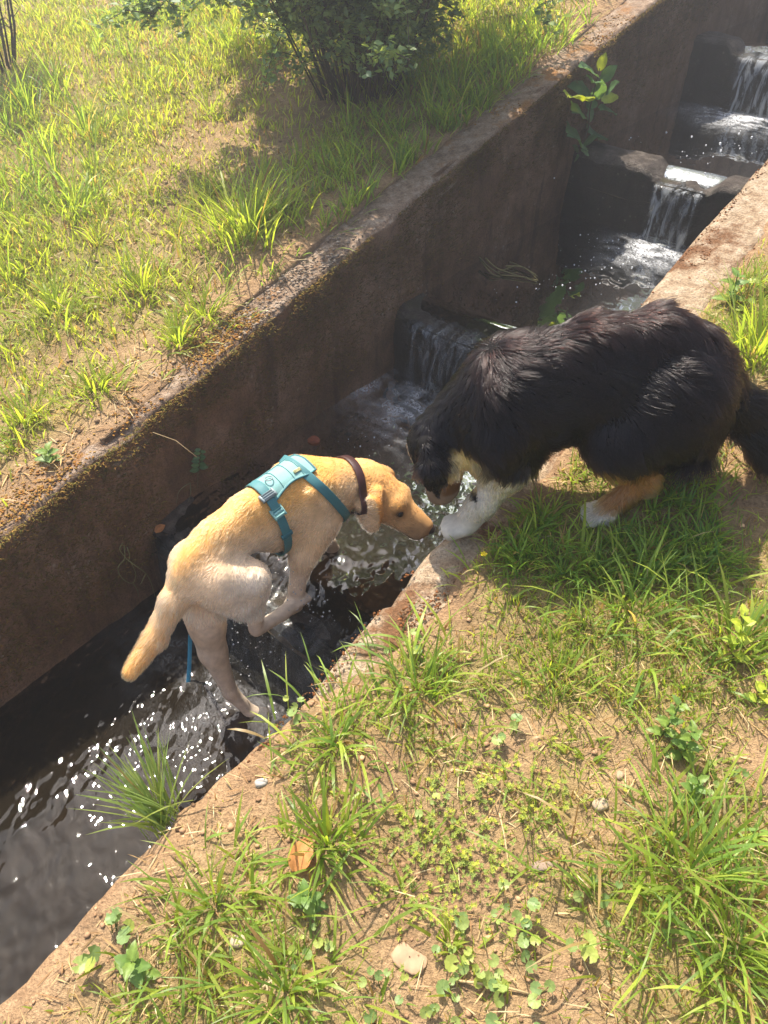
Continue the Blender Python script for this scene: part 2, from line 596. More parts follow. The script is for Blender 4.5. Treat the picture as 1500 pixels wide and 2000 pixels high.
mx.inputs[0].default_value = 0.5
nt.links.new(df.outputs[0], mx.inputs[1])
nt.links.new(tr.outputs[0], mx.inputs[2])
fr = nd(nt, 'ShaderNodeFresnel')
fr.inputs['IOR'].default_value = 1.33
for n in (gl, df, fr): nt.links.new(nrm, n.inputs['Normal'])
m1 = nd(nt, 'ShaderNodeMixShader')
nt.links.new(fr.outputs[0], m1.inputs[0])
nt.links.new(mx.outputs[0], m1.inputs[1])
nt.links.new(gl.outputs[0], m1.inputs[2])
wf = nd(nt, 'ShaderNodeBsdfDiffuse')
wf.inputs['Color'].default_value = (0.80, 0.82, 0.84, 1)
nf = noise(nt, 60, 4, 0.7, rot.outputs[0], 2.0)
ff = math_(nt, 'MULTIPLY', ramp(nt, nf, [(0.38, 0.0), (0.56, 1.0)]), fo.outputs['Fac'], True)
m2 = nd(nt, 'ShaderNodeMixShader')
nt.links.new(ff, m2.inputs[0])
nt.links.new(m1.outputs[0], m2.inputs[1])
nt.links.new(wf.outputs[0], m2.inputs[2])
nt.links.new(m2.outputs[0], nt.nodes['Material Output'].inputs[0])


def pool(i):
    ua = U0 if i == 0 else WEIR_U[i - 1] + 0.005
    ub = WEIR_U[i] - 0.01 if i < len(WEIR_U) else U1
    ua_lip = ua
    fine = 1 <= i <= 4
    nu = int((ub - ua) / (0.011 if fine else 0.05)) + 2
    nv = int((V_R - V_L) / (0.011 if fine else 0.05)) + 2
    uu, vv = np.meshgrid(np.linspace(ua, ub, nu), np.linspace(V_L - 0.01, V_R + 0.01, nv), indexing='ij')
    up = WEIR_U[i] if i < len(WEIR_U) else 99
    c, w = NOTCH.get(up, (-1.2, .2))
    d = up - uu                                         # distance below the fall above
    across = np.exp(-((vv - c) / (w * 1.25)) ** 2)
    if i == 1:   turb = 0.37 + 0.05 * np.exp(-d / 0.3)
    elif i == 2: turb = 0.24 + 0.45 * np.exp(-(d / 0.50) ** 2) * across + 0.45 * sstep(1.5, 1.1, uu)
    else:        turb = 0.03 + 0.55 * np.exp(-(d / 0.42) ** 2) * across
    turb = turb + 0.35 * sstep(ua + 0.15, ua, uu)
    h = 0.0040 * fbm(uu * 7, vv * 11, 70 + i, 2) + 0.0022 * fbm(uu * 22 + 2 * fbm(vv * 9, uu * 6, 5, 2), vv * 28, 75 + i, 2)
    z = POOL_Z[i] + h * (0.06 + turb)
    # slips over the notch of the weir below
    if i > 0:
        z = z - 0.035 * notch_depth(WEIR_U[i - 1], vv) * sstep(ua + 0.17, ua + 0.02, uu)
    fo = np.exp(-(np.abs(d - 0.20) / 0.20) ** 2) * across * 1.3 * (0.55 + 0.25 * np.sin(d * 60 + 9 * fbm(uu * 6, vv * 6, 92, 3)) + 0.9 * fbm(uu * 9, vv * 12, 91, 3))
    fo = fo * {1: .06, 2: .55}.get(i, .72)
    o = mesh_from('water', W(uu, vv, z).reshape(-1, 3), [grid_faces(nu, nv)], True, None,
                  {'foam': np.clip(fo, 0, 1).ravel(), 'rough': np.clip(turb, 0, 1.6).ravel()})
    put('water', o, None, M_WATER)['kind'] = 'structure'


for i in range(len(POOL_Z)): pool(i)

# ---- cascades: a rippled sheet of falling water at each notch
M_FALL, nt, b = new_mat('falling_water')
uvn = nd(nt, 'ShaderNodeUVMap')
mp = nd(nt, 'ShaderNodeMapping')
mp.inputs['Scale'].default_value = (34.0, 2.6, 1.0)
nt.links.new(uvn.outputs[0], mp.inputs[0])
s1 = noise(nt, 1.0, 5, 0.65, mp.outputs[0], 0.6)
ea = nd(nt, 'ShaderNodeAttribute', attribute_name='edge')
whit = math_(nt, 'MULTIPLY', ramp(nt, s1, [(0.44, 0.0), (0.60, 1.0)]), ea.outputs['Fac'], True)
gl = nd(nt, 'ShaderNodeBsdfGlossy')
gl.inputs['Roughness'].default_value = 0.08
tr = nd(nt, 'ShaderNodeBsdfTransparent')
tr.inputs['Color'].default_value = (0.86, 0.87, 0.85, 1)
bn = bump(nt, s1, 1.0, 0.02)
nt.links.new(bn, gl.inputs['Normal'])
g1 = nd(nt, 'ShaderNodeMixShader')
frf = nd(nt, 'ShaderNodeFresnel')
frf.inputs['IOR'].default_value = 1.33
nt.links.new(bn, frf.inputs['Normal'])
nt.links.new(frf.outputs[0], g1.inputs[0])
nt.links.new(tr.outputs[0], g1.inputs[1])
nt.links.new(gl.outputs[0], g1.inputs[2])
dw = nd(nt, 'ShaderNodeBsdfDiffuse')
dw.inputs['Color'].default_value = (0.62, 0.66, 0.70, 1)
tl = nd(nt, 'ShaderNodeBsdfTranslucent')
tl.inputs['Color'].default_value = (0.62, 0.66, 0.70, 1)
dd_ = nd(nt, 'ShaderNodeMixShader')
nt.links.new(dw.outputs[0], dd_.inputs[1]); nt.links.new(tl.outputs[0], dd_.inputs[2])
g2 = nd(nt, 'ShaderNodeMixShader')
nt.links.new(math_(nt, 'MULTIPLY', whit, 0.95), g2.inputs[0])
nt.links.new(g1.outputs[0], g2.inputs[1])
nt.links.new(dd_.outputs[0], g2.inputs[2])
nt.links.new(g2.outputs[0], nt.nodes['Material Output'].inputs[0])


def cascade(i, label):
    u0 = WEIR_U[i]
    c, w = NOTCH[u0]
    z0, z1 = POOL_Z[i + 1], POOL_Z[i]
    nv, nt_ = 60, 34
    tt = np.linspace(0, 1, nt_)
    vv, t = np.meshgrid(np.linspace(-1, 1, nv), tt, indexing='ij')
    v = c + vv * w * (1.02 - 0.12 * t)
    run = np.where(t < 0.25, 0.14 - 0.56 * t * 1.0, -0.055 * np.sqrt(np.clip((t - 0.25) / 0.75, 0, 1)))
    u = u0 + np.where(t < 0.25, 0.16 * (1 - t / 0.25) - 0.03, -0.03 + run)
    fall = np.clip((t - 0.2) / 0.8, 0, 1)
    z = z0 - 0.022 - 0.012 * sstep(0, 0.25, t) - (z0 - z1 - 0.01) * fall ** 1.7
    u = u - 0.012 * fbm(v * 22, t * 2, 130 + i, 3) * sstep(0.2, 0.5, t) - 0.02 * (1 - np.abs(vv)) * fall
    z = z + 0.006 * fbm(v * 22, t * 9, 140 + i, 3)
    ed = sstep(1.0, 0.75, np.abs(vv)) * (0.55 + 0.6 * fbm(v * 14, t * 1.2, 150 + i, 3)) * np.where(t < 0.25, 0.08 + 3.6 * t * t / .25, 1.0)
    me = mesh_from('cascade', W(u, v, z).reshape(-1, 3), [grid_faces(nv, nt_, flip=True)], True, None, {'edge': np.clip(ed * {1: .30, 2: .7}.get(i, 1.3), 0, 1).ravel()})
    uvl = me.uv_layers.new(name='UVMap')
    vi = np.zeros(len(me.loops), np.int32)
    me.loops.foreach_get('vertex_index', vi)
    uvc = np.stack([(v - c).ravel(), t.ravel()], -1)[vi]
    uvl.data.foreach_set('uv', uvc.astype(np.float32).ravel())
    o = put('waterfall', me, None, M_FALL)
    tag(o, label, 'waterfall', 'small waterfalls over the weirs')


cascade(1, 'thin spray of water over the weir behind the yellow dog hind legs')
cascade(2, 'thin water film sliding over the weir beside the black dog shoulder')
cascade(3, 'white cascade over the weir next to the pale wall, below the leafy sapling')
cascade(4, 'upper white cascade at the top edge, above the foamy pool')

# ---- froth: bubbles drifting on the two quiet pools, drops thrown up round the yellow dog
def half_balls(P, rad):
    n = len(P)
    v = np.concatenate([OCT_S[None] * rad[:, None, None] + P[:, None]]).reshape(-1, 3)
    f = (np.arange(n) * len(OCT_S))[:, None, None] + OCT_T[None]
    return v, f.reshape(-1, 3)


_t = (1 + 5 ** .5) / 2
OCT_S = np.array([(-1, _t, 0), (1, _t, 0), (-1, -_t, 0), (1, -_t, 0), (0, -1, _t), (0, 1, _t), (0, -1, -_t), (0, 1, -_t), (_t, 0, -1), (_t, 0, 1), (-_t, 0, -1), (-_t, 0, 1)]) / math.hypot(1, _t)
OCT_T = np.array([(0, 11, 5), (0, 5, 1), (0, 1, 7), (0, 7, 10), (0, 10, 11), (1, 5, 9), (5, 11, 4), (11, 10, 2), (10, 7, 6), (7, 1, 8), (3, 9, 4), (3, 4, 2), (3, 2, 6), (3, 6, 8), (3, 8, 9), (4, 9, 5), (2, 4, 11), (6, 2, 10), (8, 6, 7), (9, 8, 1)])
M_FOAM, nt, b = new_mat('white_froth')
b.inputs['Base Color'].default_value = (0.80, 0.82, 0.84, 1)
b.inputs['Roughness'].default_value = 0.25
rr = np.random.default_rng(17)
mb = MB()
for px, py, n, sd, zi, r0 in ((1200, 520, 40, 50, 3, .0045), (1050, 560, 16, 60, 3, .0035), (1160, 480, 16, 30, 3, .005), (1370, 310, 20, 60, 4, .005), (1250, 280, 10, 70, 4, .005), (1150, 540, 12, 30, 3, .004), (1440, 280, 16, 40, 4, .006), (740, 850, 14, 40, 2, .003)):
    P = np.array([on_level(px + sd * rr.normal(), py + sd * .4 * rr.normal(), POOL_Z[zi]) for _ in range(n)])
    uu, vv = UV(P)
    P = P[(vv > V_L + .02) & (vv < V_R - .02)]
    v, f = half_balls(P, r0 * (.3 + .9 * rr.random(len(P)) ** 2))
    mb.add(v, f)
tag(put('foam_bubbles', mb.mesh('foam_bubbles'), None, M_FOAM), 'white bubbles drifting on the quiet pools', 'foam', kind='stuff')
M_DROP, nt, b = new_mat('water_drop')
b.inputs['Base Color'].default_value = (0.75, 0.78, 0.80, 1)
b.inputs['Roughness'].default_value = 0.05
b.inputs['Transmission Weight'].default_value = 0.6
b.inputs['IOR'].default_value = 1.33
P = []
for px, py, n, sx, sy, z0, z1 in ((560, 1130, 46, 30, 40, -.12, .06), (640, 1120, 26, 22, 30, -.15, -.05), (620, 1190, 24, 25, 14, -.15, -.08), (470, 1240, 40, 40, 30, -.30, -.12), (450, 1330, 24, 40, 40, -.44, -.3), (540, 1260, 22, 40, 40, -.38, -.15)):
    for _ in range(n): P.append(on_level(px + sx * rr.normal(), py + sy * rr.normal(), z0 + (z1 - z0) * rr.random()))
P = np.array(P)
v, f = half_balls(P, .0012 + .0022 * rr.random(len(P)) ** 2)
tag(put('water_drops', MB().add(v, f).mesh('water_drops'), None, M_DROP), 'drops of water thrown up around the yellow dog legs', 'water drops', kind='stuff')
# ================================================================== grass, plants, litter
M_GRASS = vcol_mat('grass_blade', 0.38, 0.60, 0.35)
M_LEAF = vcol_mat('green_leaf', 0.45, 0.38, 0.4, 0.15)
M_LITTER = vcol_mat('dry_litter', 0.85, 0.12, 0.15)
M_STEM = vcol_mat('stem_bark', 0.8, 0, 0.2, 0.2)
M_CLOD = vcol_mat('soil_crumb', 0.95, 0, 0.1, 0.25)
M_STONE = vcol_mat('stone', 0.8, 0, 0.3, 0.35)

GREEN = np.array([(0.215, 0.36, 0.065), (0.28, 0.42, 0.07), (0.38, 0.48, 0.085), (0.15, 0.29, 0.07)])
STRAW = np.array([(0.46, 0.34, 0.165), (0.38, 0.25, 0.11), (0.52, 0.42, 0.24), (0.30, 0.175, 0.08)])


def blades(r, root, az, lean, curve, L, wd, col, nseg=4, tip=None):
    n = len(root)
    dirv = np.stack([np.cos(az), np.sin(az), 0 * az], -1)
    tw = az + np.pi / 2 + r.normal(0, 0.5, n)
    side = np.stack([np.cos(tw), np.sin(tw), r.normal(0, .15, n)], -1)
    prof = np.array([0.55, 0.95, 1.0, 0.78, 0.0]) if nseg == 4 else (np.array([0.7, 1.0, 0.7, 0.0]) if nseg == 3 else np.array([0.8, 1.0, 0.0]))
    p = root.copy()
    V, Cc = [], []
    for k in range(nseg + 1):
        t = k / nseg
        wv = side * (wd * prof[k] * 0.5)[:, None]
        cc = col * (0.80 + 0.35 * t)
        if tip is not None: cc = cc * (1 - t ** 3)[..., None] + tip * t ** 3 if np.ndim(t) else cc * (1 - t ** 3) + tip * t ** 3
        if k < nseg:
            V += [p - wv, p + wv]; Cc += [cc, cc]
        else:
            V += [p]; Cc += [cc]
        th = lean + curve * ((k + .5) / nseg) ** 1.3
        p = p + (L / nseg)[:, None] * (np.sin(th)[:, None] * dirv + np.cos(th)[:, None] * np.array([0, 0, 1.0]))
    m_ = 2 * nseg + 1
    V = np.stack(V, 1).reshape(-1, 3)
    Cc = np.stack(Cc, 1).reshape(-1, 3)
    b0 = (np.arange(n) * m_)[:, None]
    q = np.concatenate([b0 + np.array([2 * k, 2 * k + 1, 2 * k + 3, 2 * k + 2]) for k in range(nseg - 1)]) if nseg > 1 else np.zeros((0, 4), int)
    t_ = b0 + np.array([2 * nseg - 2, 2 * nseg - 1, 2 * nseg])
    return V, [q, t_], Cc


def pick(r, n, dry=0.1, warm=0.0):
    c = GREEN[r.integers(0, len(GREEN), n)] * np.exp(r.normal(0, .16, (n, 1)))
    c = c * (1 - warm) + np.array([.46, .48, .075]) * warm
    d = r.random(n) < dry
    c[d] = STRAW[r.integers(0, len(STRAW), d.sum())]
    return c


def tuft(mb, r, u, v, rad, hgt, n, dry=.08, warm=.1, wd=.0042, flop=.7, lean0=.10, sink=.012, azb=None, dz=0.0):
    """one clump of blades fanning out of (u, v)"""
    a = r.random(n) * 2 * np.pi
    q = np.abs(r.normal(0, .55, n)) * rad
    uu, vv = u + q * np.cos(a), v + q * np.sin(a)
    root = W(uu, vv, bank_z(uu, vv) - sink + dz)
    # outward azimuth in world
    o = W(np.cos(a), np.sin(a), 0 * a)
    az = np.arctan2(o[:, 1], o[:, 0]) + r.normal(0, 1.0, n)
    if azb is not None: az = azb + r.normal(0, .7, n)
    L = hgt * (0.25 + 0.85 * r.random(n))
    lean = lean0 + .35 * q / max(rad, 1e-3) + np.abs(r.normal(0, .28, n))
    cur = flop * (0.3 + 1.1 * r.random(n))
    col = pick(r, n, dry, warm)
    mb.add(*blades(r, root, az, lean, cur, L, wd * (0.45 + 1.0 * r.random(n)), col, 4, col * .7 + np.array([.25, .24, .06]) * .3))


def lawn(mb, r, n, ub, vb, dens, hgt, dry, warm, wd):
    got = 0
    while got < n:
        u = ub[0] + (ub[1] - ub[0]) * r.random(n)
        v = vb[0] + (vb[1] - vb[0]) * r.random(n)
        k = r.random(n) < dens(u, v)
        u, v = u[k][:n - got], v[k][:n - got]
        m_ = len(u)
        got += m_
        root = W(u, v, bank_z(u, v) - .006)
        az = r.random(m_) * 2 * np.pi
        hh = hgt * (.4 + .8 * r.random(m_)) * (1 + .5 * fbm(u * 3, v * 3, 55, 2))
        col = pick(r, m_, dry, warm)
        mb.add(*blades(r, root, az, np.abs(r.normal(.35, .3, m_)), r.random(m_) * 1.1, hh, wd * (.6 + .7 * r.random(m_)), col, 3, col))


def spots(lst):
    return [(*on_bank(x, y), rad) for x, y, rad in lst]


def spot_field(sp, u, v):
    out = np.zeros_like(u)
    for a, b_, rad in sp: out = np.maximum(out, np.exp(-((u - a) ** 2 + (v - b_) ** 2) / rad ** 2))
    return out


# places read off the photograph: bare soil and thick grass
BARE_R = spots([(500, 1540, .12), (720, 1500, .09), (560, 1690, .10), (300, 1720, .14), (200, 1850, .2), (790, 1860, .10), (700, 1780, .10), (1010, 1450, .09),
                (1220, 1510, .11), (870, 1400, .06), (1450, 960, .10), (1300, 1030, .06), (1480, 1480, .08), (640, 1350, .09), (1100, 1880, .08), (60, 1960, .2), (830, 1200, .12),
                (940, 1740, .08), (1180, 1620, .06), (1440, 790, .05)])
THICK_R = spots([(1060, 1090, .16), (1240, 1180, .16), (1450, 1200, .14), (820, 1340, .12), (640, 1440, .10), (420, 1780, .10), (560, 1900, .16), (1320, 1740, .20),
                 (1430, 1900, .2), (1330, 1440, .12), (1080, 1320, .08), (280, 1960, .12), (950, 1090, .10), (1180, 1120, .14), (1440, 640, .2), (1480, 1640, .1)])
BARE_L = spots([(590, 290, .35), (520, 390, .2), (420, 800, .16), (300, 880, .22), (480, 600, .08), (240, 700, .1), (70, 960, .25), (650, 210, .5), (800, 260, .5), (720, 420, .2), (120, 700, .08),
                (420, 560, .07), (1120, 30, .25)])


def dens_r(u, v):
    base = .22 + .55 * sstep(-.2, .3, fbm(u * 2.2, v * 2.2, 33, 4))
    d = v - right_edge(u)
    base = base * sstep(-.01, .16, d) + 1.0 * spot_field(THICK_R, u, v)
    return np.clip(base * (1 - .85 * spot_field(BARE_R, u, v)), 0, 1) * (d > .015)


def dens_l(u, v):
    base = .45 + .55 * sstep(-.35, .3, fbm(u * 1.7, v * 1.7, 44, 4))
    d = left_edge(u) - v
    base = base * sstep(.02, .35, d)
    return np.clip(base * (1 - .75 * spot_field(BARE_L, u, v)), 0, 1) * (d > .01)


_gu, _gv = GROUND_UV
_veg = np.where(_gv > -1.3, .55 * dens_r(_gu, _gv), np.clip(dens_l(_gu, _gv) * 1.1, 0, 1))
_a = GROUND_ME.attributes.new('veg', 'FLOAT', 'POINT')
_a.data.foreach_set('value', np.ascontiguousarray(_veg, np.float32))
# ---- the lawn as a mass
r = np.random.default_rng(21)
mb = MB()
lawn(mb, r, 185000, (-.9, 8.0), (-6.6, -1.86), dens_l, .060, .18, .50, .0054)
nt_ = 0
while nt_ < 1500:
    u, v = r.random() * 9.0 - .9, -1.9 - 5.2 * r.random()
    if r.random() < float(dens_l(np.array([u]), np.array([v]))[0]) * (.35 + .65 * float(sstep(-.1, .3, fbm(u * 2.6, v * 2.6, 66, 3)))):
        h_ = .07 + .11 * r.random() ** 2
        tuft(mb, r, u, v, .03 + .06 * r.random(), h_, int(14 + 20 * r.random()), .08, .40, .0052, 1.0)
        nt_ += 1
o = put('grass', mb.mesh('grass'), None, M_GRASS)
tag(o, 'sunlit yellow-green grass covering the far bank', 'grass', kind='stuff')

mb = MB()
lawn(mb, r, 84000, (-1.3, 3.6), (-.88, 2.0), dens_r, .038, .26, .25, .0029)
nt_ = 0
while nt_ < 1250:
    u, v = r.random() * 5.0 - 1.3, -.85 + 2.6 * r.random()
    if r.random() < float(dens_r(np.array([u]), np.array([v]))[0]):
        tuft(mb, r, u, v, .025 + .045 * r.random(), .045 + .085 * r.random() ** 1.5, int(7 + 13 * r.random()), .14, .20, .0042, 1.25)
        nt_ += 1
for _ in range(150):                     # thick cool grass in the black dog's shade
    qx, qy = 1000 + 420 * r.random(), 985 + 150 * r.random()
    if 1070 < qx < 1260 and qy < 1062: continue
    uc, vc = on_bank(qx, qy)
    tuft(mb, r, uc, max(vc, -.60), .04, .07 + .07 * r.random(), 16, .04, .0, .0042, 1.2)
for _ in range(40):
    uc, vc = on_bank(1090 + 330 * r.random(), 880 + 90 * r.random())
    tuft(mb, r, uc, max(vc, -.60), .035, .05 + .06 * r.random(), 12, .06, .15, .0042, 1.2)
o = put('grass', mb.mesh('grass'), None, M_GRASS)
tag(o, 'patchy green grass on the bare near bank', 'grass', kind='stuff')

# ---- clumps that stand out one by one
TUFTS = [  # px, py, radius, height, blades, label, dry, warm, flop
    (480, 470, .15, .30, 260, 'largest bright green grass tuft, on the far bank beside the mossy wall', .03, .35, .55),
    (280, 570, .11, .20, 150, 'bright grass tuft on the far bank, left of the largest tuft', .04, .40, .75),
    (400, 625, .09, .17, 120, 'grass tuft at the wall top between largest tuft and orange moss', .06, .35, .8),
    (350, 670, .05, .14, 130, 'low grass tuft beside the orange moss on the mossy wall', .08, .40, .9),
    (190, 770, .08, .14, 90, 'small grass tuft on bare litter above the yellow dog', .08, .40, .8),
    (50, 830, .08, .15, 100, 'bright grass tuft at the left edge of the photo', .05, .40, .8),
    (110, 610, .09, .16, 110, 'grass tuft on the far bank near the left edge, below the twiggy bush', .05, .40, .8),
    (150, 430, .14, .22, 160, 'broad grass tuft in the shade edge below the twiggy bush', .04, .25, .7),
    (640, 1650, .055, .17, 95, 'upright grass tuft beside the orange dead leaf', .04, .10, .45),
    (820, 1350, .10, .17, 130, 'spreading grass tuft near the wall below the yellow flower', .05, .12, .9),
    (660, 1450, .09, .15, 110, 'floppy grass tuft at the wall edge below the yellow dog hind foot', .05, .12, 1.1),
    (1240, 1200, .11, .18, 140, 'floppy grass tuft below the black dog hind paw, in half shade', .04, .05, 1.0),
    (1085, 1330, .06, .13, 70, 'small grass tuft on bare soil midway between the dogs and the pale stone', .06, .15, .7),
    (1480, 690, .10, .30, 130, 'tall bright grass tuft against the pale wall behind the black dog', .03, .30, .5),
    (1440, 1260, .10, .20, 120, 'tall grass tuft around the bright nettle at the right edge', .04, .15, .7),
    (1340, 1700, .13, .20, 190, 'dense long-bladed grass tuft at the lower right, beyond the round-leaved plants', .04, .12, 1.0),
    (1440, 1850, .13, .20, 180, 'dense grass tuft in the lower right corner', .04, .12, 1.0),
    (420, 1770, .08, .14, 110, 'grass tuft between the soil bank and the orange dead leaf', .08, .15, 1.0),
    (560, 1940, .10, .15, 130, 'long-bladed grass tuft at the bottom edge', .05, .15, 1.0),
    (1150, 1480, .03, .07, 26, 'tiny green sprout of grass on bare soil above the pale stone', .02, .25, .6),
    (880, 1850, .03, .08, 34, 'small upright grass sprout on bare soil beside the flat tan stone', .02, .25, .4),
    (1340, 930, .05, .10, 60, 'grass tuft just behind the black dog hind paw', .04, .10, .8)]
for k, (px, py, rad, hg, n, lab, dry, warm, flop) in enumerate(TUFTS):
    u, v = on_bank(px, py)
    mb = MB()
    rr = np.random.default_rng(300 + k)
    tuft(mb, rr, u, v, rad * 1.5, hg, n, dry, warm, .0054 if v > -1 else .0062, flop * 1.25)
    tag(put('grass_tuft', mb.mesh('grass_tuft'), None, M_GRASS), lab, 'grass tuft', 'grass tufts on the banks')
# pale clump leaning out over the lower pool
mb = MB()
rr = np.random.default_rng(77)
u, v = on_bank(330, 1610)
a = rr.random(75) * 2 * np.pi
q = np.abs(rr.normal(0, .5, 75)) * .06
root = W(u + q * np.cos(a), v - .02 + q * np.sin(a) * .5, bank_z(u + 0 * a, v + 0 * a) - .03)
toW = W(-.15, -1.0, 0.0)
az = np.arctan2(toW[1], toW[0]) + rr.normal(0, .75, 75)
col = pick(rr, 75, .08, .1) * .6 + np.array([.26, .30, .17]) * .4
mb.add(*blades(rr, root, az, .25 + .4 * rr.random(75), .25 + .6 * rr.random(75), .11 + .15 * rr.random(75), .0050 * (.6 + .7 * rr.random(75)), col, 4, col))
tag(put('grass_tuft', mb.mesh('grass_tuft'), None, M_GRASS), 'pale grey-green grass tuft leaning over the water at the soil edge', 'grass tuft', 'grass tufts on the banks')

# ---- tall shaded grass below the twiggy bush and along the far wall
mb = MB()
rr = np.random.default_rng(79)
for px, py, n, h_ in ((40, 260, 26, .34), (90, 340, 20, .26), (30, 420, 20, .26), (870, 190, 26, .28), (950, 150, 26, .28), (1010, 110, 22, .25), (930, 230, 18, .2), (830, 270, 18, .2), (640, 330, 14, .18), (760, 310, 16, .2), (680, 420, 12, .16), (600, 450, 10, .15), (1060, 60, 14, .2),
                      (700, 350, 12, .18), (250, 60, 20, .22), (360, 40, 20, .2), (200, 130, 16, .2), (470, 120, 12, .2)):
    uc, vc = on_bank(px, py)
    for _ in range(n):
        tuft(mb, rr, uc + rr.normal(0, .16), min(vc + rr.normal(0, .16), -2.0), .04, h_ * (.5 + .6 * rr.random()), 13, .06, .10, .0055, .7)
tag(put('grass', mb.mesh('grass'), None, M_GRASS), 'tall shaded grass under the bushes and along the far wall', 'grass', kind='stuff')

# ---- dry litter: straw and rootlets lying on the soil
mb = MB()
rr = np.random.default_rng(81)


def litter(n, ub, vb, w_fn, L0, wd0):
    u = ub[0] + (ub[1] - ub[0]) * rr.random(n)
    v = vb[0] + (vb[1] - vb[0]) * rr.random(n)
    k = (rr.random(n) < w_fn(u, v)) & np.where(v > -1.3, v > right_edge(u) + .025, v < left_edge(u) - .02)
    u, v = u[k], v[k]
    m_ = len(u)
    root = W(u, v, bank_z(u, v) + .002 + .006 * rr.random(m_))
    c_ = STRAW[rr.integers(0, 4, m_)] * np.exp(rr.normal(0, .2, (m_, 1)))
    mb.add(*blades(rr, root, rr.random(m_) * 2 * np.pi, 1.35 + .2 * rr.random(m_), rr.normal(.1, .25, m_), L0 * (.4 + 1.0 * rr.random(m_)), wd0 * (.6 + .8 * rr.random(m_)), c_, 3, c_))


litter(24000, (-1.3, 3.4), (-.87, 1.9), lambda u, v: np.clip(.45 + .8 * fbm(u * 3, v * 3, 71, 3) + .6 * (v < -.6) * (u < .7), 0, 1), .045, .0022)
litter(20000, (-.8, 6.0), (-5.0, -1.85), lambda u, v: np.clip(.25 + .5 * spot_field(BARE_L, u, v) + .5 * sstep(.5, .05, left_edge(u) - v), 0, 1), .06, .0032)
tag(put('dry_litter', mb.mesh('dry_litter'), None, M_LITTER), 'dry straw and rootlets scattered over the soil', 'litter', kind='stuff')

# ---- crumbs of soil and little pebbles
OCT_V = np.array([(1, 0, 0), (-1, 0, 0), (0, 1, 0), (0, -1, 0), (0, 0, 1), (0, 0, -1), (.6, .6, .6), (-.6, .6, .55), (.6, -.6, .55), (-.6, -.6, .6)], float)
OCT_F = np.array([(4, 6, 7), (4, 7, 9), (4, 9, 8), (4, 8, 6), (0, 2, 6), (2, 1, 7), (1, 3, 9), (3, 0, 8), (6, 2, 7), (7, 1, 9), (9, 3, 8), (8, 0, 6), (0, 5, 2), (2, 5, 1), (1, 5, 3), (3, 5, 0)])


def lumps(mb, rr, P, size, col, flat=.7):
    n = len(P)
    V = OCT_V[None] * (1 + rr.normal(0, .22, (n, 10, 3))) * size[:, None, None] * np.array([1, 1, flat])
    a = rr.random(n) * 6.28
    ca, sa = np.cos(a)[:, None], np.sin(a)[:, None]
    V = np.stack([V[..., 0] * ca - V[..., 1] * sa, V[..., 0] * sa + V[..., 1] * ca, V[..., 2]], -1) + P[:, None]
    f = (np.arange(n) * 10)[:, None, None] + OCT_F[None]
    mb.add(V.reshape(-1, 3), f.reshape(-1, 3), np.repeat(col, 10, 0))


mb = MB()
n = 16000
u, v = -1.3 + 4.6 * rr.random(n), -.9 + 2.6 * rr.random(n)
k = (v > right_edge(u) + .004) & (rr.random(n) < np.clip(1.1 - 1.2 * dens_r(u, v), .1, 1))
u, v = u[k], v[k]
s_ = .0018 + .0065 * rr.random(len(u)) ** 4
c_ = np.array([.34, .205, .115]) * np.exp(rr.normal(0, .3, (len(u), 1)))
lumps(mb, rr, W(u, v, bank_z(u, v) + s_ * .2), s_, c_)
n = 2500
u, v = -.6 + 4 * rr.random(n), -1.87 - 1.0 * rr.random(n)
k = v < left_edge(u) - .004
u, v = u[k], v[k]
s_ = .002 + .008 * rr.random(len(u)) ** 4
c_ = np.array([.33, .22, .13]) * np.exp(rr.normal(0, .3, (len(u), 1)))
lumps(mb, rr, W(u, v, bank_z(u, v) + s_ * .2), s_, c_)
tag(put('soil_crumbs', mb.mesh('soil_crumbs', False), None, M_CLOD), 'loose crumbs of soil and grit on both banks', 'soil', kind='stuff')

# ---- moss and exposed gravel on the walls
mb = MB()
n = 40000
u = -.7 + 6.5 * rr.random(n)
w_ = rr.random(n) ** 1.5 * .50
amt = fbm(u * 3.5, w_ * 5, 501, 4) + .60 - 1.1 * w_ + .25 * sstep(1.6, .6, u)
k = amt > .10 + .25 * rr.random(n)
u, w_ = u[k], w_[k]
m_ = len(u)
root = W(u, V_L + .002 + .004 * rr.random(m_), SLOPE * u - w_ - .004)
cm = np.array([(.17, .125, .028), (.22, .135, .034), (.16, .085, .03), (.12, .105, .026)])[rr.integers(0, 4, m_)] * np.exp(rr.normal(0, .2, (m_, 1)))
azp = math.atan2(PP[1], PP[0])
mb.add(*blades(rr, root, azp + rr.normal(0, .9, m_), .5 + .5 * rr.random(m_), .6 + 1.2 * rr.random(m_), .010 + .018 * rr.random(m_), .0026 + .002 * rr.random(m_), cm, 2, cm))
# orange cushions on the top of the far wall
ou, ov = [], []
for px, py, rad, cnt in ((440, 690, .16, 650), (500, 640, .08, 200), (60, 960, .14, 350), (150, 930, .1, 160), (1090, 150, .10, 160), (990, 225, .09, 150), (1190, 75, .08, 90), (1130, 30, .1, 80), (300, 830, .1, 120), (1000, 230, .05, 60), (10, 1000, .15, 200)):
    a_, b_ = on_bank(px, py)
    ou.append(a_ + rr.normal(0, rad * .55, cnt)); ov.append(V_L - .006 - np.abs(rr.normal(.06, .05, cnt)))
ou, ov = np.concatenate(ou), np.concatenate(ov)
s_ = .0018 + .0034 * rr.random(len(ou))
co = np.array([(.33, .16, .035), (.26, .12, .035), (.36, .22, .06), (.20, .12, .035)])[rr.integers(0, 4, len(ou))]
top = np.maximum(SLOPE * ou + .002, np.where(ov < left_edge(ou), bank_z(ou, ov), -9))
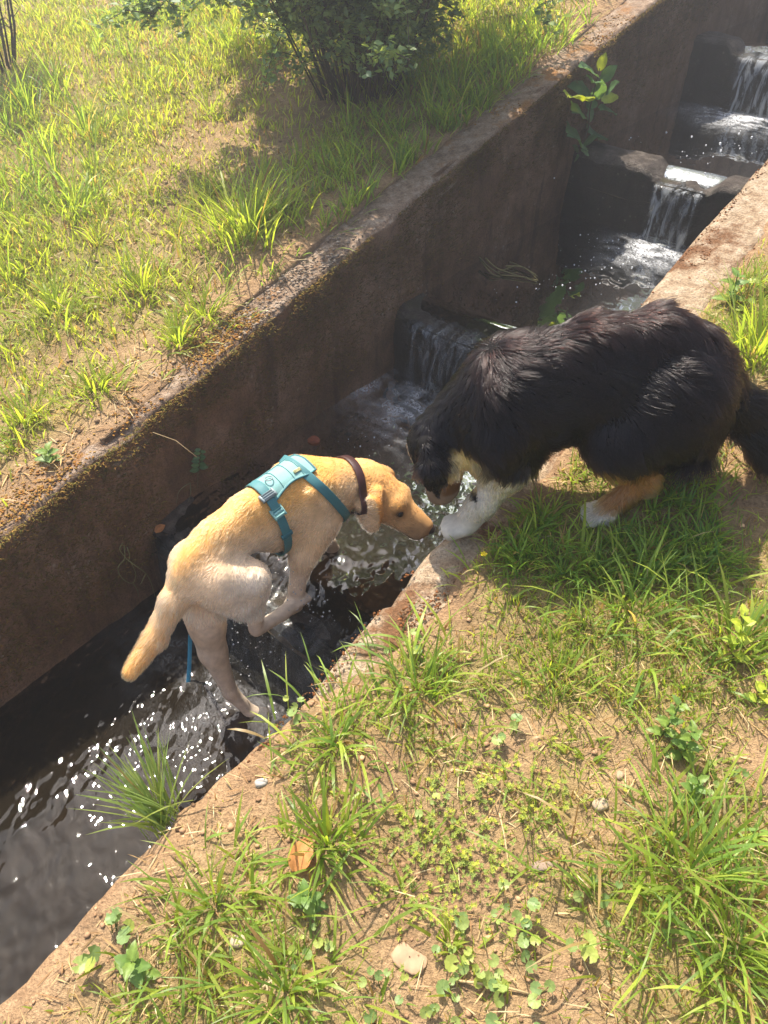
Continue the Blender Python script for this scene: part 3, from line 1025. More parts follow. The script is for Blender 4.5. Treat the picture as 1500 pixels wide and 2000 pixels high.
lumps(mb, rr, W(ou, ov, top), s_, co, .8)
# rusty crumbs along the near wall
n = 12000
u = .35 + 4.2 * rr.random(n)
t = rr.random(n)
v = V_R + .004 + T_R * t
am = fbm(u * 5, v * 9, 601, 4) + .42 * np.exp(-(t / .16) ** 2) + .15 * np.exp(-((t - .95) / .1) ** 2)
k = (am > .22) & (v < right_edge(u) + .02)
u, v = u[k], v[k]
s_ = .0014 + .0032 * rr.random(len(u)) ** 2
co = np.array([(.20, .075, .025), (.14, .060, .022), (.28, .12, .05), (.09, .045, .02)])[rr.integers(0, 4, len(u))]
lumps(mb, rr, W(u, v, SLOPE * u + .001 + s_ * .3), s_, co, .7)
tag(put('moss', mb.mesh('moss', False), None, M_CLOD), 'rusty and olive moss growing on the channel walls', 'moss', kind='stuff')
mb = MB()
u = np.concatenate([on_bank(620, 545)[0] + rr.normal(0, .15, 230), on_bank(560, 600)[0] + rr.normal(0, .12, 110)])
v = V_L - .005 - .12 * rr.random(len(u)) ** 1.5
s_ = .003 + .006 * rr.random(len(u)) ** 2
lumps(mb, rr, W(u, v, SLOPE * u + .003), s_, np.array([.27, .21, .155]) * np.exp(rr.normal(0, .25, (len(u), 1))), .7)
tag(put('gravel', mb.mesh('gravel', False), None, M_CLOD), 'pale gravel exposed on the far wall top', 'gravel', kind='stuff')

# ================================================================== leaves as pieces


def leaf_mesh(name, L=1.0, Wd=.5, col=(.1, .22, .04), curl=.25, fold=.25, kind='oval', seed=0, col2=None):
    """a leaf in the local x (base to tip) / y plane, normal +z"""
    rr = np.random.default_rng(seed)
    nl, nw = 7, 5
    V, C_ = [], []
    for i in range(nl):
        t = i / (nl - 1)
        if kind == 'oval': w = math.sin(math.pi * min(1, t * .93 + .05)) ** .75
        elif kind == 'lance': w = math.sin(math.pi * min(1, t * .95 + .03)) ** 1.2
        else: w = math.sin(math.pi * t ** .7) ** .7
        if kind == 'tooth': w *= (1 + .28 * (i % 2))
        for j in range(nw):
            s = (j / (nw - 1) - .5) * 2
            x, y = L * (t + (.03 * (1 - s * s))), Wd / 2 * w * s
            z = L * (-curl * t * t + .02 * rr.normal()) + fold * abs(y) + .05 * Wd * math.sin(t * 18) * abs(s)
            V.append((x, y, z))
            cc = np.array(col) * (1.25 if abs(s) < .1 else 1.0) * (1 + .1 * rr.normal())
            if col2 is not None: cc = cc * (1 - t) + np.array(col2) * t
            C_.append(np.clip(cc, 0, 1))
    V = np.array(V)
    return mesh_from(name, V, [grid_faces(nl, nw)], True, np.array(C_))


def round_leaf_mesh(name, rad=1.0, col=(.12, .22, .06), seed=0):
    """kidney-shaped scalloped leaf, stalk notch at -x"""
    rr = np.random.default_rng(seed)
    n, rings = 26, (0.0, .35, .7, 1.0)
    V, C_ = [(-.25, 0, -.05)], [np.array(col) * .9]
    for q in rings[1:]:
        for k in range(n):
            a = -math.pi + .28 + (2 * math.pi - .56) * k / (n - 1)
            rr_ = q * rad * (1 + (.07 * math.cos(a * 9) if q == 1.0 else 0))
            V.append((rr_ * math.cos(a) * .92 - .1, rr_ * math.sin(a), .16 * q * q * rad + .05 * math.sin(3 * a + seed) * q + .015 * math.cos(a * 9) * q))
            C_.append(np.array(col) * (1.12 if k % 4 == 0 else 1.0))
    f3 = [(0, 1 + k, 2 + k) for k in range(n - 1)]
    f4 = []
    for g in range(2):
        for k in range(n - 1):
            b0 = 1 + g * n + k
            f4.append((b0, b0 + n, b0 + n + 1, b0 + 1))
    return mesh_from(name, np.array(V), [np.array(f3), np.array(f4)], True, np.array(C_))


def aim(me, name, base, tip, nrm, parent, mat, scale):
    """place a shared leaf mesh: x axis base->tip, z axis near nrm"""
    x = Vector(tip) - Vector(base)
    x.normalize()
    z = Vector(nrm) - x * Vector(nrm).dot(x)
    z.normalize()
    y = z.cross(x)
    o = put(name, me, None, mat)
    M = Matrix((x, y, z)).transposed().to_4x4()
    M = Matrix.Translation(Vector(base)) @ M @ Matrix.Scale(scale, 4)
    o.parent = parent
    o.matrix_world = M if parent is None else M
    o.matrix_parent_inverse = Matrix.Translation(-Vector(parent.location))
    o.matrix_basis = M
    return o


TOCAM = Vector((0, -.75, .66))
# ---- the sapling growing out of the far wall
LEAF_OV = [leaf_mesh('leaf', 1, .62, c_, cu, .18, 'oval', 5 + k) for k, (c_, cu) in enumerate((((.10, .19, .075), .18), ((.085, .17, .07), .30), ((.12, .22, .08), .05)))]
LEAF_YEL = leaf_mesh('leaf', 1, .62, (.34, .40, .03), .12, .2, 'oval', 9)
base = on_wall(1127, 312, V_L + .01)
sap = empty('sapling', tuple(base))
tag(sap, 'leafy green sapling growing out of the mossy wall beside the upper cascade', 'sapling')
zs = lambda X, Y, off: on_wall(1100 + X / 3.75, Y / 3.75, V_L + .035 + off)
stem = np.array([base, zs(120, 1100, .01), zs(150, 1030, .02), zs(185, 930, .03), zs(195, 800, .05), zs(220, 690, .06), zs(250, 570, .07), zs(268, 500, .08)])
v, f = tube(stem, np.linspace(.0055, .002, len(stem)), 6)
put('stem', MB().add(v, f, (.10, .08, .045)).mesh('stem'), sap, M_STEM)
rr = np.random.default_rng(5)
for k, (x0, y0, x1, y1) in enumerate(((250, 560, 160, 455), (262, 520, 305, 400), (268, 600, 380, 490), (225, 615, 252, 560), (205, 725, 118, 598), (235, 735, 280, 605), (310, 690, 378, 598), (160, 745, 68, 662), (290, 752, 390, 678), (180, 800, 235, 715),
                                      (262, 800, 398, 783), (140, 822, 80, 800), (200, 895, 200, 790), (195, 990, 308, 938), (140, 1050, 55, 962), (150, 1060, 232, 995), (150, 1072, 222, 1088), (130, 1102, 188, 1132), (112, 1112, 84, 1066), (104, 1128, 98, 1192))):
    o1 = .02 + .07 * rr.random()
    b_, t_ = zs(x0, y0, o1 * .6), zs(x1, y1, o1 + .03 * rr.normal())
    me = LEAF_YEL if k in (1, 7, 8) else LEAF_OV[k % 3]
    aim(me, 'leaf', b_, t_, Vector((.2 * rr.normal(), -.5 + .2 * rr.normal(), .8)), sap, M_LEAF, float(np.linalg.norm(t_ - b_)) * 1.08)

# ---- small seedling low on the far wall
base = on_wall(388, 920, V_L + .012)
pl = empty('seedling', tuple(base))
tag(pl, 'small green seedling on the mossy wall just above the yellow dog', 'seedling')
top = on_wall(392, 878, V_L + .04)
v, f = tube(np.array([base, (base + top) / 2 + np.array([.004, 0, 0]), top]), [.0022, .0018, .001], 5)
put('stem', MB().add(v, f, (.10, .14, .04)).mesh('stem'), pl, M_STEM)
for k in range(11):
    t = .1 + .9 * k / 10
    b_ = base + (top - base) * t
    d_ = Vector((1 if k % 2 else -1, -.3 + .3 * rr.normal(), .35 + .2 * rr.normal())).normalized()
    L = .030 * (1.1 - .45 * t)
    aim(LEAF_OV[k % 3], 'leaf', b_, Vector(b_) + d_ * L, TOCAM, pl, M_LEAF, L)


def strand_thing(name, label, cat, lines, rad, col, mat=M_STEM):
    t = empty(name, tuple(lines[0][0]))
    tag(t, label, cat)
    for ln in lines:
        ln = np.array(ln)
        s = np.linspace(0, len(ln) - 1, 3 * len(ln))
        pp = np.stack([np.interp(s, np.arange(len(ln)), ln[:, k]) for k in range(3)], -1)
        for _ in range(2): pp[1:-1] = .5 * pp[1:-1] + .25 * (pp[2:] + pp[:-2])
        v, f = tube(pp, np.linspace(rad, rad * .5, len(pp)), 5)
        c_ = np.array(col) * np.exp(rr.normal(0, .15))
        put('strand', MB().add(v, f, c_).mesh('strand'), t, mat)
    return t


hw = lambda x, y, off: on_wall(200 + x / 4.763, 880 + y / 4.763, V_L + off)
strand_thing('hanging_grass', 'loop of dead grass hanging on the wall behind the yellow dog tail', 'dead grass',
             [[hw(200, 880, .01), hw(215, 1020, .03), hw(150, 1060, .04), hw(140, 1130, .04), hw(200, 1210, .04), hw(290, 1250, .04), hw(320, 1150, .04), hw(270, 1050, .03)],
              [hw(215, 1000, .02), hw(290, 1060, .05), hw(400, 1130, .06), hw(450, 1210, .05), hw(490, 1360, .04)],
              [hw(230, 900, .02), hw(260, 980, .03), hw(240, 1040, .03)], [hw(400, 1150, .05), hw(355, 1245, .05)], [hw(190, 860, .01), hw(150, 920, .02), hw(230, 1010, .03)],
              [hw(290, 1240, .04), hw(330, 1300, .03), hw(335, 1360, .02)]], .0021, (.20, .19, .075))
strand_thing('hanging_grass', 'thin bent grass stalk drooping to the water above the yellow dog', 'dead grass',
             [[hw(820, 300, .01), hw(760, 330, .03), hw(700, 390, .03), hw(690, 490, .02)], [hw(815, 300, .01), hw(825, 390, .03), hw(800, 480, .02)], [hw(890, 200, .01), hw(885, 350, .01)]], .0016, (.16, .16, .08))
hw2 = lambda x, y, off: on_wall(560 + x / 3.75, 540 + y / 3.75, V_L + off)
strand_thing('hanging_grass', 'dry grass stalks hanging to the water below the second weir', 'dead grass',
             [[hw2(230, 910, .01), hw2(215, 1000, .02), hw2(205, 1100, .02)], [hw2(240, 915, .01), hw2(300, 910, .03), hw2(340, 1000, .02), hw2(350, 1050, .02)], [hw2(250, 960, .01), hw2(320, 1080, .03)], [hw2(130, 950, .01), hw2(150, 1040, .02)]], .0016, (.14, .11, .06))
# ---- reeds drifted against the wall in the second pool
zp = POOL_Z[3] + .006
dl = lambda x, y, dz=0.0: on_level(900 + x / 2.5, y / 2.5, zp + dz)
strand_thing('drift_debris', 'floating bundle of yellow-green reed stalks against the far wall', 'debris',
             [[dl(90, 1255, .03), dl(130, 1300, .02), dl(200, 1345)], [dl(95, 1270, .02), dl(150, 1340, .01), dl(190, 1350)], [dl(120, 1260, .03), dl(170, 1310, .015), dl(260, 1340), dl(370, 1375)],
              [dl(180, 1330), dl(280, 1290, .01), dl(340, 1330), dl(375, 1350)], [dl(200, 1345), dl(300, 1350, .005), dl(380, 1370)], [dl(220, 1300), dl(300, 1300, .01), dl(365, 1340)], [dl(240, 1280, .005), dl(320, 1310, .01), dl(375, 1365)]], .0042, (.20, .17, .07))

# ---- ground-level plants with round leaves
RL = [round_leaf_mesh('leaf', 1, c_, 3 + k) for k, c_ in enumerate(((.24, .33, .10), (.30, .38, .11), (.20, .30, .10), (.36, .42, .09)))]


def round_plant(px, py, n, spread, size, label, seed):
    rr = np.random.default_rng(seed)
    u, v = on_bank(px, py)
    b0 = W(u, v, float(bank_z(u, v)))
    t = empty('round_leaved_plant', tuple(b0))
    tag(t, label, 'plant', 'low round-leaved plants on the near bank')
    for k in range(n):
        a, q = rr.random() * 6.28, spread * math.sqrt(rr.random())
        uu, vv = u + q * math.cos(a), v + q * math.sin(a) * .8
        g = W(uu, vv, float(bank_z(uu, vv)))
        hgt = .012 + .03 * rr.random()
        p = g + np.array([0, 0, hgt])
        s = size * .78 * (.5 + .65 * rr.random())
        nrm = Vector((.35 * rr.normal(), -.25 + .35 * rr.normal(), 1)).normalized()
        d_ = Vector((rr.normal(), rr.normal(), 0)).normalized()
        d_ = (d_ - nrm * d_.dot(nrm)).normalized()
        aim(RL[rr.integers(0, 4)], 'leaf', p, Vector(p) + d_ * .01, nrm, t, M_LEAF, s)
        sv, sf = tube(np.array([g + (b0 - g) * .35 + np.array([0, 0, -.004]), (g + p) / 2 + rr.normal(0, .003, 3), p]), [.0013, .0011, .0009], 4, False)
        put('stalk', MB().add(sv, sf, (.16, .17, .05)).mesh('stalk'), t, M_STEM)


for a in ((930, 1840, 22, .10, .016, 'dense patch of round scalloped leaves beside the dense long-bladed tuft', 1),
          (1150, 1790, 12, .07, .017, 'round-leaved plant right of the densest round-leaved patch', 2),
          (1010, 1960, 14, .07, .016, 'round-leaved plant at the bottom edge under the long dry stalk', 3),
          (215, 1850, 8, .055, .026, 'large pale round leaves near the soil bank at lower left', 4),
          (745, 1960, 10, .06, .014, 'small round-leaved plant at the bottom edge below the flat stone', 5),
          (990, 1440, 5, .03, .016, 'few pale round leaves on bare soil left of the pale stone', 6),
          (790, 1280, 7, .05, .013, 'round-leaved plant on the wall edge under the spreading tuft', 7),
          (575, 1390, 6, .05, .015, 'tiny grey-green leaves at the wall edge beside the yellow dog hind foot', 8),
          (1010, 1830, 10, .05, .015, 'little round-leaved plant between the two larger round-leaved patches', 9),
          (870, 1960, 8, .05, .013, 'sparse round leaves at the bottom edge left of the long dry stalk', 10),
          (600, 1860, 8, .06, .012, 'small pale leaves on bare soil below the orange dead leaf', 11),
          (1460, 590, 14, .10, .020, 'broad pale leaves against the pale wall behind the black dog', 12),
          (1400, 1560, 8, .06, .013, 'low leafy plant right of the pale stone', 13),
          (860, 1600, 9, .06, .010, 'tiny round leaves amid the yellow-green whorled plants', 14)):
    round_plant(*a)


# ---- upright leafy herbs and the nettle
LEAF_T = [leaf_mesh('leaf', 1, .55, (.14, .24, .05), .25, .2, 'tooth', 31), leaf_mesh('leaf', 1, .55, (.18, .27, .05), .35, .25, 'tooth', 32)]
LEAF_N = [leaf_mesh('leaf', 1, .62, (.40, .46, .05), .22, .25, 'tooth', 33), leaf_mesh('leaf', 1, .6, (.34, .43, .055), .35, .2, 'tooth', 34)]


def herb(name, px, py, hgt, pairs, L, label, meshes, seed, lean=(0, 0), cat='plant'):
    rr = np.random.default_rng(seed)
    u, v = on_bank(px, py)
    b0 = W(u, v, float(bank_z(u, v)) - .004)
    t = empty(name, tuple(b0))
    tag(t, label, cat)
    tp = b0 + np.array([lean[0], lean[1], hgt])
    mid = (b0 + tp) / 2 + np.array([.006, .004, 0])
    v_, f_ = tube(np.array([b0, mid, tp]), [.0028, .0022, .0014], 5)
    put('stem', MB().add(v_, f_, (.14, .18, .05)).mesh('stem'), t, M_STEM)
    for k in range(pairs):
        q = (k + .6) / pairs
        c_ = b0 + (tp - b0) * q
        a = k * 1.57 + rr.normal(0, .25)
        l_ = L * (1.1 - .4 * q) if k < pairs - 1 else L * .75
        for s in (0, math.pi):
            d_ = Vector((math.cos(a + s), math.sin(a + s), .25 + .5 * q)).normalized()
            aim(meshes[rr.integers(0, len(meshes))], 'leaf', c_, Vector(c_) + d_ * l_, Vector((0, -.2, 1)), t, M_LEAF, l_)


herb('nettle', 1430, 1290, .13, 6, .036, 'bright yellow-green nettle with toothed leaves at the right edge', LEAF_N, 51, (.0, .03), 'nettle')
herb('nettle', 1475, 1370, .09, 5, .030, 'smaller yellow-green nettle below the bright nettle', LEAF_N, 52, (.02, .01), 'nettle')
herb('leafy_herb', 1330, 1480, .10, 6, .034, 'upright green herb standing above the pale stone', LEAF_T, 53)
herb('leafy_herb', 1290, 1440, .12, 6, .030, 'upright green herb nearest the nettle, left of it', LEAF_T, 54, (.01, 0))
herb('leafy_herb', 1345, 1560, .08, 5, .030, 'upright green herb at the right of the pale stone', LEAF_T, 55)
herb('leafy_herb', 600, 1770, .05, 4, .040, 'low leafy herb just below the orange dead leaf', LEAF_T, 56)
herb('leafy_herb', 100, 905, .05, 4, .045, 'small dark leafy herb on the mossy wall top at left', LEAF_T, 57)
herb('leafy_herb', 1420, 600, .10, 4, .050, 'pale leafy herb beside the pale wall near the black dog rump', LEAF_T, 58)
herb('leafy_herb', 270, 1900, .06, 4, .045, 'leafy herb in the lower left corner among long grass', LEAF_T, 59)
herb('leafy_herb', 535, 110, .22, 6, .075, 'bright yellow leafy herb at the left foot of the large bush', LEAF_N, 60)

# yellow-green whorled bedstraw carpet
mb = MB()
rr = np.random.default_rng(91)
for px, py, cnt, rad in ((930, 1600, 75, .13), (800, 1680, 60, .12), (1060, 1580, 40, .09), (880, 1720, 34, .10), (960, 1520, 26, .09), (740, 1640, 20, .08), (930, 1690, 26, .08)):
    uc, vc = on_bank(px, py)
    for _ in range(cnt):
        u, v = uc + rr.normal(0, rad * .6), vc + rr.normal(0, rad * .6)
        g = W(u, v, float(bank_z(u, v)))
        hgt = .012 + .03 * rr.random()
        yel = rr.random()
        for w_ in range(4):
            z_ = hgt * (.25 + .25 * w_)
            n = 7
            a = np.arange(n) * 2 * np.pi / n + rr.random()
            c_ = np.array([.26, .34, .08]) * (1 - .7 * yel * w_ / 3) + np.array([.62, .60, .05]) * (.7 * yel * w_ / 3)
            root = np.repeat((g + np.array([.004 * rr.normal(), .004 * rr.normal(), z_]))[None], n, 0)
            mb.add(*blades(rr, root, a, np.full(n, 1.0), np.full(n, .3), (.0035 + .0035 * rr.random()) * (.6 + .8 * rr.random(n)), np.full(n, .0021), np.repeat(c_[None], n, 0), 2, None))
tag(put('bedstraw', mb.mesh('bedstraw'), None, M_LEAF), 'carpet of tiny yellow-green whorled leaves on the near bank', 'ground cover', kind='stuff')

# ---- a yellow flower
u, v = on_bank(940, 1120)
g = W(u, v, float(bank_z(u, v)))
fl = empty('flower', tuple(g))
tag(fl, 'tiny yellow flower in the grass just below the black dog white paw', 'flower')
v_, f_ = tube(np.array([g, g + np.array([.003, 0, .025]), g + np.array([.0, -.004, .05])]), [.0012, .001, .0008], 4)
put('stem', MB().add(v_, f_, (.14, .2, .05)).mesh('stem'), fl, M_STEM)
PET = leaf_mesh('petal', 1, .8, (.75, .58, .02), .1, .1, 'oval', 70)
for k in range(5):
    a = k * 1.2566
    c_ = Vector(g) + Vector((0, -.004, .05))
    aim(PET, 'petal', c_, c_ + Vector((math.cos(a), math.sin(a), .3)) * .01, Vector((0, -.3, 1)), fl, M_LEAF, .009)

# ---- dead leaves, stones, dry stalks
M_DEAD = vcol_mat('dead_leaf', 0.6, 0.25, 0.25, 0.3)


def dead_leaf(p, ang, L, col, label, nrm=(0, 0, 1), seed=0, curl=.45):
    me = leaf_mesh('dead_leaf', L, L * .72, col, curl, .35, 'oval', seed)
    o = put('dead_leaf', me, None, M_DEAD)
    x = Vector((math.cos(ang), math.sin(ang), 0))
    z = Vector(nrm).normalized()
    x = (x - z * x.dot(z)).normalized()
    o.matrix_world = Matrix.Translation(Vector(p)) @ Matrix((x, z.cross(x), z)).transposed().to_4x4()
    tag(o, label, 'leaf')


def bank_pt(px, py, dz=0.0):
    u, v = on_bank(px, py)
    return W(u, v, float(bank_z(u, v)) + dz)


dead_leaf(bank_pt(578, 1712, .012), 1.2, .066, (.50, .22, .07), 'curled orange dead leaf on the near bank beside an upright tuft', (-.2, -.55, .8), 3)
dead_leaf(on_level(625, 862, POOL_Z[2] + .006), 2.9, .055, (.22, .065, .03), 'reddish dead leaf floating above the yellow dog by the wall', (0, -.3, 1), 4, .2)
dead_leaf(on_level(303, 1040, POOL_Z[2] + .008), .9, .040, (.36, .15, .05), 'small brown leaf caught on the weir lip behind the yellow dog', (0, -.5, .8), 5, .3)
dead_leaf(bank_pt(880, 955, .0), .3, .02, (.3, .12, .04), 'small rust leaf on the wall under the black dog muzzle', (0, 0, 1), 7)


def stone(px, py, sx, sy, sz, col, label, seed, rot=0.0):
    rr = np.random.default_rng(seed)
    nu, nv = 16, 9
    th, ph = np.meshgrid(np.arange(nu) * 2 * np.pi / nu, np.linspace(.02, np.pi - .02, nv), indexing='xy')
    d = np.stack([np.sin(ph) * np.cos(th), np.sin(ph) * np.sin(th), np.cos(ph)], -1).reshape(-1, 3)
    q = np.sign(d) * np.abs(d) ** .8
    rad = 1 + .16 * (fbm(d[:, 0] * 1.7 + seed, d[:, 1] * 1.7 + d[:, 2] * 1.3, seed, 3))
    v = q * rad[:, None] * np.array([sx, sy, sz])
    c_, s_ = math.cos(rot), math.sin(rot)
    v = np.stack([v[:, 0] * c_ - v[:, 1] * s_, v[:, 0] * s_ + v[:, 1] * c_, v[:, 2]], -1)
    i = np.arange(nv - 1)[:, None] * nu
    j = np.arange(nu)[None, :]
    k = (j + 1) % nu
    f = np.stack([i + j, i + nu + j, i + nu + k, i + k], -1).reshape(-1, 4)
    p = bank_pt(px, py, sz * .25)
    mb = MB().add(v, f, np.array(col))
    o = put('stone', mb.mesh('stone'), None, M_STONE)
    o.location = tuple(p)
    tag(o, label, 'stone')


stone(511, 1534, .014, .010, .006, (.42, .38, .33), 'flat pale grey pebble on bare soil by the wall edge', 1, .3)
stone(1172, 1572, .017, .013, .008, (.40, .31, .21), 'pale cream stone on bare soil at centre right', 2, .4)
stone(800, 1872, .034, .024, .004, (.38, .25, .15), 'large flat tan stone sunk in bare soil near the bottom', 3, -.5)
stone(1060, 1690, .022, .010, .006, (.30, .22, .16), 'small brown stone under the whorled plants', 4, .2)
stone(465, 1838, .016, .012, .008, (.50, .38, .26), 'small pale pebble among grass at lower left', 5, .2)
stone(1210, 1515, .010, .008, .006, (.40, .28, .18), 'little tan pebble above the pale cream stone', 6, .9)


def stalk(pts, rad, label, col=(.48, .36, .19)):
    P_ = np.array([bank_pt(x, y, dz) for x, y, dz in pts])
    v, f = tube(P_, np.linspace(rad, rad * .7, len(P_)), 6)
    tag(put('dry_stalk', MB().add(v, f, col).mesh('dry_stalk'), None, M_LITTER), label, 'stalk')


stalk([(880, 1918, .006), (930, 1924, .010), (985, 1930, .010), (1045, 1942, .006)], .0028, 'long straw-coloured dry stalk lying near the bottom edge')
stalk([(975, 1590, .008), (985, 1640, .014), (992, 1690, .012), (994, 1722, .006)], .0018, 'thin dry stalk lying through the whorled plants')
stalk([(1080, 1455, .006), (1110, 1458, .010), (1140, 1452, .006)], .0014, 'short dry stalk above the pale cream stone')
stalk([(960, 1380, .006), (963, 1420, .012), (970, 1455, .006)], .0015, 'thin dry stalk beside the few pale round leaves')
stalk([(300, 850, .010), (345, 868, .012), (385, 895, .004)], .0012, 'pale dry stalk on the mossy wall top above the seedling', (.30, .22, .12))

# ================================================================== bushes
M_BUSHLEAF = vcol_mat('bush_leaf', 0.5, 0.5, 0.3)


def bush(px, py, rx, ry, h0, h1, nl, nstem, leafL, label, seed, cols, bare=.0):
    rr = np.random.default_rng(seed)
    u, v = on_bank(px, py)
    b0 = W(u, v, float(bank_z(u, v)))
    t = empty('bush', tuple(b0))
    tag(t, label, 'bush')
    tips = []
    for k in range(nstem):
        sm = MB()
        a = k * 2.399 + rr.normal(0, .2)
        q = math.sqrt((k + .5) / nstem)
        st = b0 + np.array([.18 * rx * q * math.cos(a), .18 * ry * q * math.sin(a), -.02])
        en = b0 + np.array([rx * .9 * q * math.cos(a), ry * .9 * q * math.sin(a), h1 * (1.0 - .85 * q ** 1.5) * (.8 + .25 * rr.random())])
        pts = np.array([st + (en - st) * s + np.array([0, 0, .22 * h1 * math.sin(s * math.pi) * q]) + rr.normal(0, .02, 3) * (s > 0) for s in np.linspace(0, 1, 7)])
        v_, f_ = tube(pts, np.linspace(.008, .002, 7) * (.5 + .6 * rr.random()), 5)
        sm.add(v_, f_, np.array([.10, .075, .05]) * np.exp(rr.normal(0, .2)))
        for _ in range(14):
            s = .12 + .88 * rr.random()
            i_ = min(int(s * 6), 5)
            p0 = pts[i_] + (pts[i_ + 1] - pts[i_]) * (s * 6 - i_)
            d = np.array([rr.normal(), rr.normal(), .35 * rr.normal() + .05])
            d /= np.linalg.norm(d)
            L = (.18 + .28 * rr.random()) * rx * .55
            p1 = p0 + d * L * .5 + np.array([0, 0, .02]); p2 = p0 + d * L + np.array([0, 0, -.02])
            v_, f_ = tube(np.array([p0, p1, p2]), [.0026, .002, .001], 4, False)
            sm.add(v_, f_, (.11, .085, .055))
            tips.append((p0, p1, p2))
        put('stem', sm.mesh('stem'), t, M_STEM)
    tips = np.array(tips)
    k = rr.integers(0, len(tips), nl)
    s = rr.random(nl) ** .8
    P_ = np.where(s[:, None] < .5, tips[k, 0] + (tips[k, 1] - tips[k, 0]) * (s * 2)[:, None], tips[k, 1] + (tips[k, 2] - tips[k, 1]) * (s * 2 - 1)[:, None])
    P_ = P_ + rr.normal(0, .022, (nl, 3))
    keep = P_[:, 2] > b0[2] + h0 + .08 * fbm(P_[:, 0] * 4, P_[:, 1] * 4, seed, 2)
    if bare: keep &= rr.random(nl) > bare
    P_ = P_[keep]
    n = len(P_)
    x = rr.normal(0, 1, (n, 3)); x[:, 2] *= .5; x /= np.linalg.norm(x, axis=1)[:, None]
    z = rr.normal(0, .55, (n, 3)) + np.array([0, 0, 1.0])
    y = np.cross(z, x); y /= np.linalg.norm(y, axis=1)[:, None]
    z = np.cross(x, y)
    L = (leafL * (.6 + .8 * rr.random(n)))[:, None]
    V = np.stack([P_, P_ + x * L * .45 + y * L * .28 + z * L * .06, P_ + x * L, P_ + x * L * .45 - y * L * .28 + z * L * .06], 1).reshape(-1, 3)
    b_ = (np.arange(n) * 4)[:, None]
    F_ = np.concatenate([b_ + np.array([0, 2, 1]), b_ + np.array([0, 3, 2])])
    c_ = np.array(cols)[rr.integers(0, len(cols), n)] * np.exp(rr.normal(0, .2, (n, 1)))
    put('foliage', mesh_from('foliage', V, [F_], True, np.repeat(c_, 4, 0)), t, M_BUSHLEAF)


bush(700, 185, 1.05, 1.15, .02, 1.9, 70000, 60, .032, 'large dense grey-green bush at the top of the far bank', 7, ((.20, .29, .14), (.24, .34, .15), (.17, .26, .14), (.30, .39, .14)))
bush(15, 165, .42, .42, .42, 1.5, 3500, 16, .032, 'twiggy thin-stemmed bush at the upper left corner', 8, ((.07, .13, .04), (.09, .15, .05)))

# ---- unseen wood, added upstream so the pools mirror dark crowns
rr = np.random.default_rng(401)
mb = MB()
for du, dv, hh in ((10.5, -3.2, 7.2), (11.5, .2, 7.6), (12.5, -6.5, 7.0), (10.0, 2.6, 7.0), (13.0, -1.6, 7.8), (9.5, 5.2, 6.4)):
    zb = float(bank_z(du, dv))
    b0 = W(du, dv, zb)
    pts = np.array([b0 + np.array([.10 * math.sin(k), .1 * math.cos(k * 1.7), hh * .8 * k / 6 - .05]) for k in range(7)])
    v, f = tube(pts, np.linspace(.17, .05, 7), 8)
    mb.add(v, f, (.09, .07, .05))
    cl = b0 + np.stack([rr.normal(0, 1.05, 46), rr.normal(0, 1.05, 46), hh * (.22 + .70 * rr.random(46))], -1)
    for c_ in cl:
        v, f = tube(np.array([pts[3] * .5 + pts[4] * .5, (pts[4] + c_) / 2 + np.array([0, 0, .15]), c_]), [.03, .02, .008], 4, False)
        mb.add(v, f, (.09, .07, .05))
    n = 5200
    P_ = cl[rr.integers(0, len(cl), n)] + rr.normal(0, .42, (n, 3))
    P_[:, 2] = np.minimum(P_[:, 2], 10.8)
    x = rr.normal(0, 1, (n, 3)); x /= np.linalg.norm(x, axis=1)[:, None]
    y = np.cross(rr.normal(0, .5, (n, 3)) + np.array([0, 0, 1.0]), x); y /= np.linalg.norm(y, axis=1)[:, None]
    L = (.10 + .10 * rr.random(n))[:, None]
    V = np.stack([P_, P_ + x * L * .5 + y * L * .35, P_ + x * L, P_ + x * L * .5 - y * L * .35], 1).reshape(-1, 3)
    b_ = (np.arange(n) * 4)[:, None]
    mb.add(V, [b_ + np.array([0, 1, 2, 3])], np.repeat(np.array([.07, .12, .035]) * np.exp(rr.normal(0, .25, (n, 1))), 4, 0))
tag(put('unseen_woodland', mb.mesh('unseen_woodland'), None, M_BUSHLEAF), 'unseen dark wood added upstream past the upper right corner for the pools to mirror', 'wood', kind='stuff')
# ================================================================== the dogs: one continuous surface each, grown from blended muscles
from mathutils.bvhtree import BVHTree


def smin(a, b, k):
    h = np.maximum(k - np.abs(a - b), 0) / k
    return np.minimum(a, b) - h * h * k * 0.25


def sd_cone(p, a, b, ra, rb):
    ab = b - a
    t = np.clip(((p - a) @ ab) / (ab @ ab), 0, 1)
    return np.linalg.norm(p - (a + t[..., None] * ab), axis=-1) - (ra + (rb - ra) * t)


def sd_ell(p, c, r, M=None):
    q = p - c
    if M is not None: q = q @ M.T
    k0 = np.linalg.norm(q / r, axis=-1)
    k1 = np.linalg.norm(q / (r * r), axis=-1) + 1e-9
    return k0 * (k0 - 1.0) / k1


